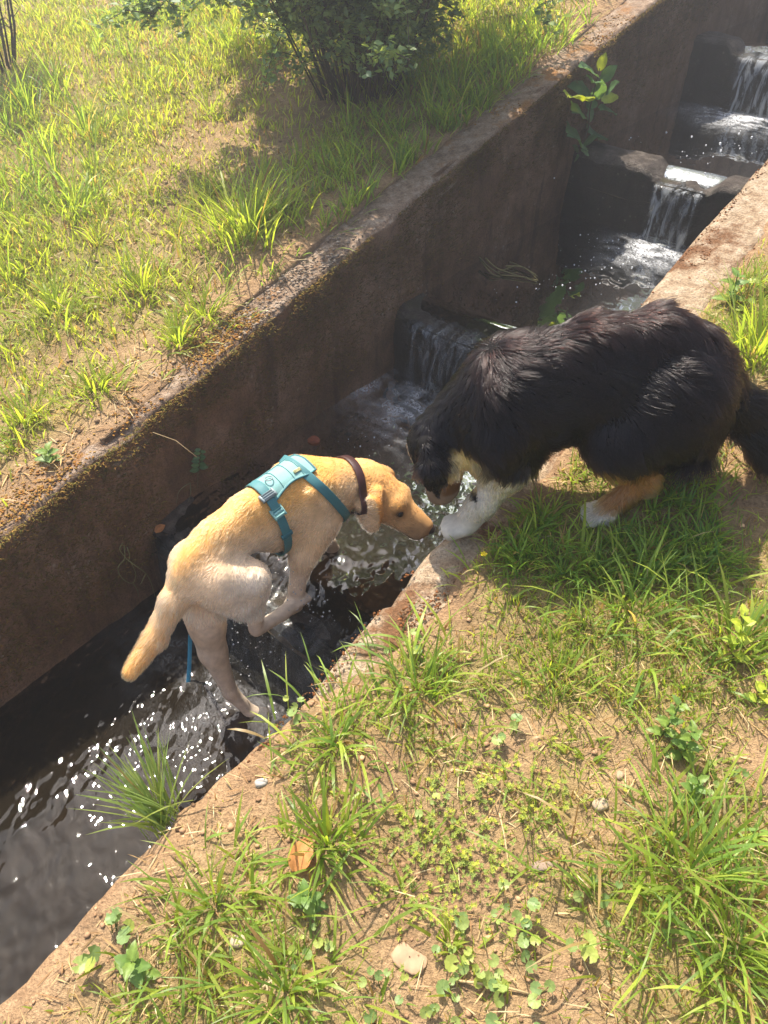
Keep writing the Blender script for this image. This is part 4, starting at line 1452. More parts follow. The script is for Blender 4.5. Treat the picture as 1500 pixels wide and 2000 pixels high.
def grow(prims, lo, hi, h):
    """prims: ('c', a, b, ra, rb, k) or ('e', c, r, k[, M]); a leading '-' carves.  Returns verts and quads."""
    lo, hi = np.array(lo, float), np.array(hi, float)
    n = np.ceil((hi - lo) / h).astype(int) + 1
    ax = [lo[i] + h * np.arange(n[i]) for i in range(3)]
    F = np.full(n, 0.5, np.float32)
    for pr in prims:
        cut = pr[0].startswith('-')
        typ = pr[0][-1]
        if typ == 'c':
            a, b, ra, rb, k = np.array(pr[1], float), np.array(pr[2], float), pr[3], pr[4], pr[5]
            mn, mx_ = np.minimum(a, b) - max(ra, rb) - k - 0.01, np.maximum(a, b) + max(ra, rb) + k + 0.01
        else:
            c, r, k = np.array(pr[1], float), np.array(pr[2], float), pr[3]
            M = pr[4] if len(pr) > 4 else None
            e = (np.full(3, r.max()) if M is not None else r) + k + 0.01
            mn, mx_ = c - e, c + e
        i0 = np.clip(((mn - lo) / h).astype(int), 0, n - 1)
        i1 = np.clip(((mx_ - lo) / h).astype(int) + 2, 1, n)
        sl = tuple(slice(x, y) for x, y in zip(i0, i1))
        P = np.stack(np.meshgrid(*[ax[i][sl[i]] for i in range(3)], indexing='ij'), -1)
        d = sd_cone(P, a, b, ra, rb) if typ == 'c' else sd_ell(P, c, r, M)
        F[sl] = -smin(-F[sl], d, k) if cut else smin(F[sl], d, k)
    ins = F < 0
    cs = [ins[i:n[0] - 1 + i, j:n[1] - 1 + j, l:n[2] - 1 + l] for i in (0, 1) for j in (0, 1) for l in (0, 1)]
    tot = sum(c_.astype(np.int8) for c_ in cs)
    mixed = (tot > 0) & (tot < 8)
    idx = -np.ones(mixed.shape, np.int64)
    ci = np.argwhere(mixed)
    idx[mixed] = np.arange(len(ci))
    acc, cnt = np.zeros((len(ci), 3)), np.zeros(len(ci))
    cor = [(i, j, l) for i in (0, 1) for j in (0, 1) for l in (0, 1)]
    for x in range(8):
        for y in range(x + 1, 8):
            dlt = np.abs(np.array(cor[x]) - np.array(cor[y]))
            if dlt.sum() != 1: continue
            fa = F[tuple((ci + cor[x]).T)]
            fb = F[tuple((ci + cor[y]).T)]
            hit = (fa < 0) != (fb < 0)
            t = np.where(hit, fa / np.where(hit, fa - fb, 1), 0)
            pt = np.array(cor[x]) + t[:, None] * (np.array(cor[y]) - np.array(cor[x]))
            acc += np.where(hit[:, None], pt, 0)
            cnt += hit
    V = lo + h * (ci + acc / cnt[:, None])
    quads = []
    for axn in range(3):
        o = [1, 1, 1]; o[axn] = 0
        s0 = tuple(slice(1, n[i] - 1) if i != axn else slice(0, n[i] - 1) for i in range(3))
        s1 = tuple(slice(1, n[i] - 1) if i != axn else slice(1, n[i]) for i in range(3))
        A, B = ins[s0], ins[s1]
        e = np.argwhere(A != B)
        if not len(e): continue
        inside_first = A[tuple(e.T)]
        g = e + np.array(o)
        b1, b2 = [i for i in range(3) if i != axn]
        d1, d2 = np.zeros(3, int), np.zeros(3, int)
        d1[b1], d2[b2] = 1, 1
        q = np.stack([idx[tuple((g - d1 - d2).T)], idx[tuple((g - d2).T)], idx[tuple(g.T)], idx[tuple((g - d1).T)]], -1)
        flip = inside_first if axn != 1 else ~inside_first
        q[~flip] = q[~flip][:, ::-1]
        quads.append(q)
    return V, np.concatenate(quads)


def smooth_mesh(V, Q, it=3, lam=0.5):
    for _ in range(it):
        s, c_ = np.zeros_like(V), np.zeros(len(V))
        for k in range(4):
            a, b_ = Q[:, k], Q[:, (k + 1) % 4]
            for x, y in ((a, b_), (b_, a)):
                np.add.at(s, x, V[y]); np.add.at(c_, x, 1)
        V = V + lam * (s / np.maximum(c_, 1)[:, None] - V)
    return V


def vnormals(V, Q):
    n = np.cross(V[Q[:, 2]] - V[Q[:, 0]], V[Q[:, 3]] - V[Q[:, 1]])
    N = np.zeros_like(V)
    for k in range(4): np.add.at(N, Q[:, k], n)
    return N / (np.linalg.norm(N, axis=1)[:, None] + 1e-12)


def n3(P, sc_, seed):                    # cheap 3-D noise from three planes
    return (fbm(P[:, 0] * sc_, P[:, 1] * sc_, seed, 2) + fbm(P[:, 1] * sc_, P[:, 2] * sc_, seed + 5, 2) + fbm(P[:, 2] * sc_, P[:, 0] * sc_, seed + 9, 2)) / 1.8


def hair_mat(name, rough=0.3, radial=0.35, coat=0.0, ior=1.5):
    m = bpy.data.materials.new(name)
    m.use_nodes = True
    nt = m.node_tree
    nt.nodes.clear()
    out = nd(nt, 'ShaderNodeOutputMaterial')
    hb = nd(nt, 'ShaderNodeBsdfHairPrincipled')
    hb.parametrization = 'COLOR'
    a = nd(nt, 'ShaderNodeAttribute', attribute_name='Col')
    nt.links.new(a.outputs['Color'], hb.inputs['Color'])
    hb.inputs['Roughness'].default_value = rough
    hb.inputs['Radial Roughness'].default_value = radial
    hb.inputs['Coat'].default_value = coat
    hb.inputs['IOR'].default_value = ior
    hb.inputs['Random Roughness'].default_value = 0.3
    nt.links.new(hb.outputs[0], out.inputs[0])
    return m


def fur(name, V, Q, N, flow, length, col, count, lift, radius, parent, mat, seed, npts=5, clump=0.35, dens=None, droop=0.0, lock=0.0):
    """strands rooted on the skin.  flow Nx3 lie direction, length N, col Nx3 per skin vertex"""
    r = np.random.default_rng(seed)
    T = np.concatenate([Q[:, [0, 1, 2]], Q[:, [0, 2, 3]]])
    ar = np.linalg.norm(np.cross(V[T[:, 1]] - V[T[:, 0]], V[T[:, 2]] - V[T[:, 0]]), axis=1)
    if dens is not None: ar = ar * dens[T].mean(1)
    t = r.choice(len(T), count, p=ar / ar.sum())
    w = r.random((count, 2))
    sw = w.sum(1) > 1
    w[sw] = 1 - w[sw]
    w3 = np.stack([1 - w.sum(1), w[:, 0], w[:, 1]], -1)
    bl = lambda A: (A[T[t]] * (w3[:, :, None] if A.ndim == 2 else w3)).sum(1)
    P, n, fl, L, C_ = bl(V), bl(N), bl(flow), bl(length), bl(col)
    n /= np.linalg.norm(n, axis=1)[:, None] + 1e-9
    fl = fl - (fl * n).sum(1)[:, None] * n
    fl /= np.linalg.norm(fl, axis=1)[:, None] + 1e-9
    side = np.cross(n, fl)
    # locks: neighbouring strands lean the same way
    a1 = n3(P, 16, seed) * 1.1 + n3(P, 45, seed + 3) * 0.7
    jit = r.normal(0, 0.16, count)
    ang = (a1 * clump + jit)
    d = fl * np.cos(ang)[:, None] + side * np.sin(ang)[:, None]
    lf = lift * (1 + 0.7 * n3(P, 22, seed + 7)) * np.exp(r.normal(0, 0.25, count))
    L = L * (0.75 + 0.5 * r.random(count)) * (1 + 0.3 * n3(P, 30, seed + 11))
    s = np.linspace(0, 1, npts)
    pts = np.zeros((count, npts, 3))
    pts[:, 0] = P - n * 0.002
    for k in range(1, npts):
        q = s[k]
        dirv = d + n * (lf * (1 - 0.75 * q))[:, None] + np.array([0, 0, -1.0]) * (droop * q)
        dirv /= np.linalg.norm(dirv, axis=1)[:, None]
        pts[:, k] = pts[:, k - 1] + dirv * (L / (npts - 1))[:, None]
    if lock:
        from mathutils.kdtree import KDTree
        ng = count // 14
        gi = r.choice(count, ng, replace=False)
        kd = KDTree(ng)
        for q_, g_ in enumerate(gi): kd.insert(Vector(P[g_]), q_)
        kd.balance()
        near = gi[np.array([kd.find(Vector(p_))[1] for p_ in P])]
        wl_ = (lock * (.6 + .4 * r.random(count)))[:, None, None] * (s ** 1.1)[None, :, None]
        pts = pts * (1 - wl_) + pts[near] * wl_
        C_ = C_ * (1 - .6) + C_[near] * .6
    cu = bpy.data.hair_curves.new(name)
    cu.add_curves([npts] * count)
    cu.attributes['position'].data.foreach_set('vector', pts.astype(np.float32).ravel())
    ra = cu.attributes.get('radius') or cu.attributes.new('radius', 'FLOAT', 'POINT')
    rr = np.broadcast_to(radius * (1 - 0.75 * s ** 1.5), (count, npts)) * (0.7 + 0.6 * r.random((count, 1)))
    ra.data.foreach_set('value', rr.astype(np.float32).ravel())
    ca = cu.attributes.new('Col', 'FLOAT_COLOR', 'CURVE')
    cc = np.ones((count, 4), np.float32)
    cc[:, :3] = np.clip(C_ * np.exp(r.normal(0, 0.22, (count, 1)) + 0.25 * n3(P, 60, seed + 15)[:, None]), 0, 1)
    ca.data.foreach_set('color', cc.ravel())
    cu.materials.append(mat)
    return put(name, cu, parent)


def flows(V, segs):
    """lie direction at each skin vertex from weighted bone segments (a, b, radius, direction)"""
    acc = np.zeros_like(V)
    for a, b_, r, dv in segs:
        d = np.maximum(sd_cone(V, np.array(a, float), np.array(b_, float), r, r), -r * 0.3) + r * 0.35
        wgt = 1 / np.maximum(d, 0.004) ** 3
        dv = np.array(dv, float); dv /= np.linalg.norm(dv)
        acc += wgt[:, None] * dv
    return acc / (np.linalg.norm(acc, axis=1)[:, None] + 1e-12)


M_SKIN = vcol_mat('dog_coat', 0.85, 0, 0.15, 0.25)
M_EYE, _, b = new_mat('dog_eye')
b.inputs['Base Color'].default_value = (0.012, 0.007, 0.004, 1)
b.inputs['Roughness'].default_value = 0.08
M_NOSE, _, b = new_mat('dog_nose')
b.inputs['Base Color'].default_value = (0.025, 0.018, 0.016, 1)
b.inputs['Roughness'].default_value = 0.35


def webbing(name, col, rough=0.7):
    m, nt, b = new_mat(name)
    oc = obj_coord(nt)
    nz = noise(nt, 900, 2, 0.5, oc)
    nt.links.new(mixc(nt, ramp(nt, nz, [(0.3, 0.5), (0.7, 0.0)]), col, tuple(x * 0.6 for x in col)), b.inputs['Base Color'])
    b.inputs['Roughness'].default_value = rough
    nt.links.new(bump(nt, nz, 0.5, 0.001), b.inputs['Normal'])
    return m


def ball(name, c, r, parent, mat, squash=(1, 1, 1), M=None):
    nu, nv = 14, 10
    th = np.linspace(0, 2 * math.pi, nu, endpoint=False)
    ph = np.linspace(0.02, math.pi - 0.02, nv)
    pp, tt = np.meshgrid(ph, th, indexing='ij')
    v = np.stack([np.sin(pp) * np.cos(tt), np.sin(pp) * np.sin(tt), np.cos(pp)], -1).reshape(-1, 3) * r * np.array(squash)
    if M is not None: v = v @ np.asarray(M)
    i = np.arange(nv - 1)[:, None] * nu
    j = np.arange(nu)[None, :]
    k = (j + 1) % nu
    q = np.stack([i + j, i + nu + j, i + nu + k, i + k], -1).reshape(-1, 4)
    return put(name, mesh_from(name, v + np.array(c), [q, ]), parent, mat)


def band(pts, nrm, wid, width, thick, closed=True):
    """a flat strap: pts Nx3 on the surface, nrm outward, wid across direction; returns verts, faces"""
    n = len(pts)
    wid = np.asarray(wid, float)
    cs = []
    for s_, t_ in ((-1, 0), (-1, 1), (-0.85, 1.25), (0.85, 1.25), (1, 1), (1, 0)):
        cs.append(pts + wid * (s_ * width / 2) + nrm * (t_ * thick))
    v = np.stack(cs, 1).reshape(-1, 3)
    m_ = 6
    i = np.arange(n if closed else n - 1)[:, None]
    j = np.arange(m_)[None, :]
    i2, j2 = (i + 1) % n, (j + 1) % m_
    q = np.stack([i * m_ + j, i2 * m_ + j, i2 * m_ + j2, i * m_ + j2], -1).reshape(-1, 4)
    return v, [q]


def loop_on(bvh, c, e1, e2, angs, off, R0=0.4):
    """points where rays from outside, in the plane e1/e2 through c, meet the body"""
    out, nn = [], []
    for a in angs:
        d = Vector(e1) * math.cos(a) + Vector(e2) * math.sin(a)
        hit = bvh.ray_cast(Vector(c), d)     # from within: the skin is met from behind
        p = hit[0] if hit[0] is not None else Vector(c) + d * 0.08
        out.append(np.array(p) + np.array(d) * off)
        nn.append(np.array(d))
    out, nn = np.array(out), np.array(nn)
    for _ in range(2):
        out = 0.5 * out + 0.25 * (np.roll(out, 1, 0) + np.roll(out, -1, 0)) if len(angs) > 3 else out
    return out, nn


# ------------------------------------------------------------------ the yellow dog in the stream
LAB_HD = R(46.0)
LAB_O = np.array([-0.284, 1.636, -0.20])
LA = np.array([math.sin(LAB_HD), math.cos(LAB_HD), 0.0])
LS = np.array([math.cos(LAB_HD), -math.sin(LAB_HD), 0.0])


def lab_w(p):
    p = np.asarray(p, float)
    return LAB_O + p[..., 0:1] * LA + p[..., 1:2] * LS + p[..., 2:3] * np.array([0, 0, 1.0])


def lab_d(d):                            # a direction
    d = np.asarray(d, float)
    return d[..., 0:1] * LA + d[..., 1:2] * LS + d[..., 2:3] * np.array([0, 0, 1.0])


def build_lab():
    P = []
    c = lambda a, b_, ra, rb, k=0.03: P.append(('c', a, b_, ra, rb, k))
    e = lambda ctr, r, k=0.04, M=None: P.append(('e', ctr, r, k, M))
    # trunk
    e((0.03, 0, .348), (.17, .082, .126))
    e((0.12, 0, .300), (.10, .072, .105))
    e((-.14, 0, .380), (.17, .064, .080))
    e((-.272, 0, .330), (.088, .066, .084))
    c((-.320, 0, .350), (-.225, 0, .402), .030, .032, .04)
    c((-.225, 0, .402), (-.12, 0, .432), .032, .034, .04)
    c((-.12, 0, .432), (.05, 0, .440), .034, .045, .04)
    for s_ in (1, -1):
        e((.075, .066 * s_, .345), (.070, .030, .115), .03)
        e((.045, .072 * s_, .285), (.050, .028, .060), .03)
    # bones and folds that show through the coat
    for s_ in (1, -1):
        c((.045, .078 * s_, .440), (.095, .090 * s_, .305), .010, .014, .014)
        e((-.242, .048 * s_, .392), (.022, .016, .016), .016)
        e((-.343, .038 * s_, .298), (.016, .016, .020), .018)
    c((-.232, .086, .215), (-.212, .085, .085), .009, .007, .010)
    # neck
    c((.10, 0, .370), (.255, .025, .330), .090, .068, .05)
    # head: skull, brow, cheeks, muzzle, lips
    H0, H1 = np.array([.285, .045, .300]), np.array([.385, .215, .165])
    hd = (H1 - H0) / np.linalg.norm(H1 - H0)
    up = np.array([0, 0, 1.0]) - hd[2] * hd
    up /= np.linalg.norm(up)
    rt = np.cross(hd, up)                # the dog's right is +s here or -s; mirrored below anyway
    if rt[1] < 0 and rt[0] > 0: pass
    HP = lambda f_, r_, u_: H0 + hd * f_ + rt * r_ + up * u_
    c(HP(0.0, 0, 0.005), HP(.075, 0, .004), .075, .065, .03)
    for s_ in (1, -1):
        e(HP(.092, .028 * s_, .036), (.027, .027, .023), .02)       # brow
        e(HP(.060, .044 * s_, -.018), (.040, .040, .040), .02)      # cheek
        c(HP(.12, .014 * s_, -.012), HP(.205, .014 * s_, -.018), .038, .030, .018)   # lips
    c(HP(.10, 0, .010), HP(.215, 0, .006), .042, .028, .022)        # bridge
    c(HP(.06, 0, -.034), HP(.190, 0, -.038), .042, .022, .02)       # jaw
    c(HP(-.02, 0, -.034), HP(.05, 0, -.034), .056, .046, .03)
    # ears: thick folded flaps
    ears = []
    for s_ in (1, -1):
        at = HP(.002, .060 * s_, .050 if s_ * rt[1] > 0 else .030)
        out_ = .034 if s_ * rt[1] > 0 else .022
        dn = np.array([0, 0, -1.0]) + rt * s_ * .22 + hd * .05
        dn /= np.linalg.norm(dn)
        wx = hd - (hd @ dn) * dn; wx /= np.linalg.norm(wx)
        M = np.array([dn, wx, np.cross(dn, wx)])
        for q_ in (-.020, 0, .020):
            c(at + wx * q_, at + wx * q_ * 1.3 + dn * .028 + rt * s_ * out_, .014, .012, .014)
        e(at + dn * .048 + rt * s_ * out_ + wx * .004, (.054, .042, .0115), .012, M)
        e(at + dn * .086 + rt * s_ * (out_ - .002) + wx * .008, (.036, .027, .010), .010, M)
    # right foreleg (under the shoulder), left foreleg reaching on under water
    c((.075, .068, .30), (-.008, .078, .225), .054, .040, .03)
    c((-.008, .078, .225), (-.034, .066, .100), .036, .024, .02)
    c((-.034, .066, .100), (-.046, .046, .020), .024, .022, .015)
    c((-.046, .046, .010), (-.010, .040, -.035), .026, .024, .015)
    c((.08, -.060, .28), (.10, -.070, .18), .052, .036, .03)
    c((.10, -.070, .18), (.19, -.052, .06), .034, .024, .02)
    c((.19, -.052, .06), (.225, -.045, -.03), .024, .024, .015)
    # right hind leg: thigh, drawn-up knee, heel, long foot
    c((-.272, .054, .315), (-.203, .088, .285), .068, .052, .03)
    c((-.275, .058, .275), (-.240, .080, .212), .062, .044, .03)
    c((-.195, .094, .285), (-.188, .094, .245), .046, .038, .025)
    c((-.190, .092, .245), (-.202, .084, .085), .036, .021, .02)
    c((-.203, .084, .068), (-.110, .081, .056), .022, .020, .012)
    c((-.110, .081, .056), (-.045, .080, .066), .021, .024, .012)
    for dy in (-.016, -.005, .006, .017):
        c((-.055, .080 + dy, .068), (-.016, .080 + dy * 1.1, .068), .011, .0095, .006)
    # left hind leg stretched down into the lower pool
    c((-.280, -.045, .300), (-.300, -.020, .080), .074, .048, .035)
    c((-.298, -.030, .12), (-.308, -.010, -.030), .056, .042, .03)
    c((-.308, -.010, -.030), (-.306, .040, -.185), .040, .023, .02)
    c((-.306, .040, -.185), (-.272, .090, -.285), .023, .020, .015)
    c((-.272, .090, -.285), (-.235, .105, -.310), .024, .022, .015)
    # tail: thick otter tail
    c((-.335, 0, .312), (-.385, 0, .272), .042, .036, .035)
    c((-.385, 0, .272), (-.465, .004, .185), .035, .030, .02)
    c((-.465, .004, .185), (-.560, .01, .125), .031, .021, .015)
    V, Q = grow(P, (-.63, -.16, -.36), (.45, .27, .53), .0052)
    V = smooth_mesh(V, Q, 3)
    N = vnormals(V, Q)
    a_, s_, z_ = V.T
    # ---- coat colour: gold along the back, neck, ears; cream on belly, thighs, legs
    gold, cream, white = np.array([.76, .38, .11]), np.array([.72, .50, .30]), np.array([.80, .70, .58])
    backness = sstep(.30, .43, z_ - 0.10 * np.abs(s_) / .08 * 0.6) * sstep(.26, -.2, a_ - .3)
    g = np.clip(0.25 + 0.85 * backness + 0.25 * n3(V, 9, 3), 0, 1)
    head = sstep(.20, .27, a_) * sstep(.12, .2, z_)
    g = np.where(head > .3, .80 + .25 * n3(V, 14, 31), g)
    tail = sstep(-.34, -.38, a_)
    g = np.maximum(g, tail * (0.35 + 0.65 * sstep(-.40, -.56, a_)) * sstep(.06, .10, z_))
    thigh = np.exp(-(((a_ + .235) / .105) ** 2 + ((z_ - .255) / .10) ** 2)) * sstep(.02, .06, s_)
    g = g * (1 - .85 * thigh)
    low = sstep(.26, .14, z_) * (1 - head) * (1 - tail)
    col = cream + (gold - cream) * g[:, None]
    col = col + (white - col) * np.clip(low * .7 + thigh * .9, 0, 1)[:, None]
    wet = sstep(.14, .06, z_) * (1 - head) * sstep(-.46, -.42, a_)
    col = col * (1 - .22 * wet)[:, None]
    hf = (V - H0) @ hd; hr = (V - H0) @ rt; hu = (V - H0) @ up
    inhead = head > .3
    muz = sstep(.13, .21, hf) * inhead
    fore = np.exp(-((hu - .05) / .03) ** 2) * inhead
    col = col + (cream * .80 - col) * (np.clip(sstep(.05, .12, hf) * (1 - fore), 0, 1) * .55 * inhead)[:, None]
    col = col * (1 - .35 * muz)[:, None]
    earm = (np.abs(hr) > .078) * (hf < .10) * inhead
    col = np.where(earm[:, None], gold * np.array([.84, .74, .70]), col)
    eye = np.exp(-(((hf - .116) / .017) ** 2 + ((np.abs(hr) - .052) / .016) ** 2 + ((hu - .030) / .013) ** 2)) * inhead
    col = col * (1 - .75 * np.clip(eye * 1.4, 0, 1))[:, None]
    mouth = np.exp(-((hu + .034) / .004) ** 2) * sstep(.10, .13, hf) * inhead
    col = col * (1 - .6 * mouth)[:, None]
    root = empty('dog', tuple(LAB_O + np.array([0, 0, 0])))
    tag(root, 'yellow short-haired dog in a teal harness climbing through the stream', 'dog')
    put('body', mesh_from('body', lab_w(V), [Q], True, col), root, M_SKIN)
    # ---- short coat
    segs = [((-.32, 0, .36), (.05, 0, .36), .10, (-1, 0, -.35)), ((.10, 0, .36), (.26, .03, .33), .08, (-1, -.1, -.3)),
            (H0, H1, .055, -hd), ((-.25, .07, .30), (-.17, .09, .26), .06, (-.5, .1, -1)), ((-.165, .09, .25), (-.2, .084, .085), .03, (0, 0, -1)),
            ((-.2, .084, .068), (-.03, .08, .045), .022, (1, 0, 0)), ((.07, .07, .3), (-.02, .08, .05), .04, (-.2, 0, -1)),
            ((-.29, -.04, .2), (-.30, .04, -.2), .05, (0, 0, -1)), ((.10, -.07, .2), (.22, -.045, -.03), .04, (0, 0, -1)),
            ((-.36, 0, .31), (-.56, .01, .125), .035, (-.8, 0, -.8))]
    fl = flows(V, segs)
    Ln = np.full(len(V), .016)
    Ln = np.where(inhead, .013, Ln)
    Ln = Ln + .010 * tail * (1 - sstep(-.54, -.57, a_)) * (z_ > .06)
    rear = np.exp(-(((a_ + .26) / .07) ** 2 + ((z_ - .18) / .05) ** 2))
    Ln = Ln + .028 * rear                # feathering under the thigh
    Ln = np.where((z_ < .14) & (tail < .5) & ~inhead, .006, Ln)
    dens = np.where((hf > .195) & inhead, 0.0, 1.0)
    dens = np.where(z_ < -.25, 0.0, dens)
    fur('fur', lab_w(V), Q, lab_d(N), lab_d(fl), Ln, np.clip(col * 1.08, 0, .95), 80000, .42, .00060, root, hair_mat('short_fur', .40, .5), 5, 4, .45, dens, 0.0, .35)
    # ---- nose, eyes
    ball('nose', lab_w(HP(.232, 0, .008)), .0205, root, M_NOSE, (1.0, 1.0, .8))
    bv = BVHTree.FromPolygons([tuple(p) for p in V], [tuple(q) for q in Q])
    for s2 in (1, -1):
        hit = bv.ray_cast(Vector(HP(.105, 0, .006)), Vector(rt * s2 * .86 + up * .42 + hd * .22))
        ep = np.array(hit[0])
        ball('eye', lab_w(ep - (rt * s2 * .86 + up * .42) * .004), .0105, root, M_EYE)
    # ---- collar
    m_col = webbing('collar_leather', (0.055, 0.018, 0.016), 0.42)
    nk = np.array([.155, .025, -.04]); nk /= np.linalg.norm(nk)
    e2 = np.array([0, 0, 1.0]) - nk[2] * nk; e2 /= np.linalg.norm(e2)
    e1 = np.cross(nk, e2)
    ang = np.linspace(0, 2 * math.pi, 56, endpoint=False)
    pts, nn = loop_on(bv, (.220, .018, .338), e1, e2, ang, .007)
    v, f = band(pts, nn, np.broadcast_to(nk, pts.shape), .026, .0035)
    put('collar', mesh_from('collar', lab_w(v), f), root, m_col)
    # ---- harness
    m_teal = webbing('teal_webbing', (0.055, 0.20, 0.215), 0.6)
    m_plate = webbing('teal_padding', (0.22, 0.43, 0.40), 0.65)
    m_plast, _, b_ = new_mat('grey_plastic')
    b_.inputs['Base Color'].default_value = (0.22, 0.27, 0.28, 1)
    b_.inputs['Roughness'].default_value = 0.35
    har = put('harness', mesh_from('harness', lab_w(strap_plate(bv)), [PLATE_F]), root, m_plate)
    rimp = PLATE_G
    rim = np.concatenate([rimp[:, 0], rimp[-1, 1:], rimp[::-1, -1][1:], rimp[0, ::-1][1:]])
    v, f = tube(rim, .0032, 6, False)
    put('binding', mesh_from('binding', lab_w(v), f), har, m_teal)
    for q_ in (4, 8, 11):                # quilted seams
        v, f = tube(rimp[q_] + np.array([0, 0, .0008]), .0013, 4, False)
        put('seam', mesh_from('seam', lab_w(v), f), har, m_teal)
    cpt = rimp[10, 13]
    m_lab, _, b_ = new_mat('sewn_label')
    b_.inputs['Base Color'].default_value = (0.62, 0.60, 0.30, 1)
    put('sewn_label', rounded_box(lab_w(cpt + np.array([0, .002, .002])), lab_d(np.array([1.0, 0, 0])), lab_d(np.array([0, .9, -.43])), lab_d(np.array([0, .43, .9])), .022, .010, .002), har, m_lab)
    rg = np.array([rimp[2, 9] + np.array([.011 * math.cos(a), .011 * math.sin(a), .007 + .002 * math.sin(a)]) for a in np.linspace(0, 2 * math.pi, 17)])
    v, f = tube(rg, .0018, 6, False)
    put('ring', mesh_from('ring', lab_w(v), f), har, m_plast)
    ang = np.linspace(0, 2 * math.pi, 64, endpoint=False)
    pts, nn = loop_on(bv, (-.058, 0, .345), (0, 1, 0), (-.12, 0, 1), ang, .009)
    wd = np.broadcast_to(np.array([1.0, 0, .12]), pts.shape)
    v, f = band(pts, nn, wd, .026, .0032)
    put('girth_strap', mesh_from('girth_strap', lab_w(v), f), har, m_teal)
    tn = np.array([.27, 0, .14]); tn /= np.linalg.norm(tn)
    e2 = np.cross(tn, np.array([0, 1.0, 0])); e2 = e2 if e2[2] > 0 else -e2
    pts, nn = loop_on(bv, (.130, 0, .335), (0, 1, 0), e2, ang, .006)
    v, f = band(pts, nn, np.broadcast_to(tn, pts.shape), .026, .0032)
    put('chest_strap', mesh_from('chest_strap', lab_w(v), f), har, m_teal)
    # buckles: side release buckle on the girth strap, slider below, ring plate on top
    for nm, angd, w_, h_, mt in (('buckle', 52, .036, .030, m_plate), ('strap_slider', 6, .033, .012, m_teal), ('buckle', 74, .044, .022, m_plast)):
        aa = math.radians(angd)
        pts, nn = loop_on(bv, (-.058, 0, .345), (0, 1, 0), (-.12, 0, 1), [aa - .01, aa, aa + .01], .011)
        n_ = nn[1]; t_ = np.cross(n_, np.array([1.0, 0, .12])); t_ /= np.linalg.norm(t_); w2 = np.cross(t_, n_)
        put(nm, rounded_box(lab_w(pts[1]), lab_d(w2) , lab_d(t_), lab_d(n_), w_, h_, .010), har, mt)
    return root, V, bv


def rounded_box(c, ex, ey, ez, sx, sy, sz):
    """a small bevelled block with a raised bar across it"""
    mb = MB()
    def blk(cx, cy, cz, wx, wy, wz, bv=.002):
        vv = []
        for z0, ins in ((-1, 0), (.6, 0), (1, 1)):
            for x0, y0 in ((-1, -1), (1, -1), (1, 1), (-1, 1)):
                vv.append((cx + x0 * (wx / 2 - ins * bv), cy + y0 * (wy / 2 - ins * bv), cz + z0 * wz / 2))
        q = []
        for l in range(2):
            for k in range(4): q.append((l * 4 + k, l * 4 + (k + 1) % 4, (l + 1) * 4 + (k + 1) % 4, (l + 1) * 4 + k))
        q.append((8, 9, 10, 11)); q.append((3, 2, 1, 0))
        vv = np.array(vv)
        mb.add(c + vv[:, :1] * ex + vv[:, 1:2] * ey + vv[:, 2:] * ez, np.array(q))
    blk(0, 0, 0, sx, sy, sz * .7)
    for k in (-.32, 0, .32): blk(0, sy * k, sz * .45, sx * .8, sy * .16, sz * .4)
    blk(-sx * .46, 0, sz * .1, sx * .14, sy * 1.1, sz)
    blk(sx * .46, 0, sz * .1, sx * .14, sy * 1.1, sz)
    me = mb.mesh('buckle', False)
    return me


def strap_plate(bvh):
    """the padded back plate between the two loops"""
    global PLATE_F, PLATE_G
    na, ns = 16, 18
    g = np.zeros((na, ns, 3)); gn = np.zeros((na, ns, 3))
    for i, t in enumerate(np.linspace(0, 1, na)):
        a = -.062 + .150 * t
        half = math.radians(24 - 8 * math.sin(t * math.pi)) * (1 - .25 * (t > .9))
        for j, q in enumerate(np.linspace(-1, 1, ns)):
            d = Vector((0, math.sin(q * half), math.cos(q * half)))
            h_ = bvh.ray_cast(Vector((a, 0, .34)), d)
            p = h_[0] if h_[0] is not None else Vector((a, 0, .34)) + d * .1
            g[i, j] = np.array(p) + np.array(d) * .009
            gn[i, j] = np.array(d)
    for _ in range(2):
        g[1:-1] = .5 * g[1:-1] + .25 * (g[2:] + g[:-2])
        g[:, 1:-1] = .5 * g[:, 1:-1] + .25 * (g[:, 2:] + g[:, :-2])
    g = g + gn * (.0016 * fbm(g[..., 0] * 60, g[..., 1] * 60, 9, 2))[..., None]
    PLATE_G = g.copy()
    low = g - gn * .007
    low[:, :, :] = low
    top = grid_faces(na, ns)
    n_ = na * ns
    rim = [(i, 0) for i in range(na)] + [(na - 1, j) for j in range(1, ns)] + [(i, ns - 1) for i in range(na - 2, -1, -1)] + [(0, j) for j in range(ns - 2, 0, -1)]
    idx = np.array([i * ns + j for i, j in rim])
    nx = np.roll(idx, -1)
    side = np.stack([idx, nx, nx + n_, idx + n_], -1)
    PLATE_F = np.concatenate([top, side])
    return np.concatenate([g.reshape(-1, 3), low.reshape(-1, 3)])


LAB = build_lab()

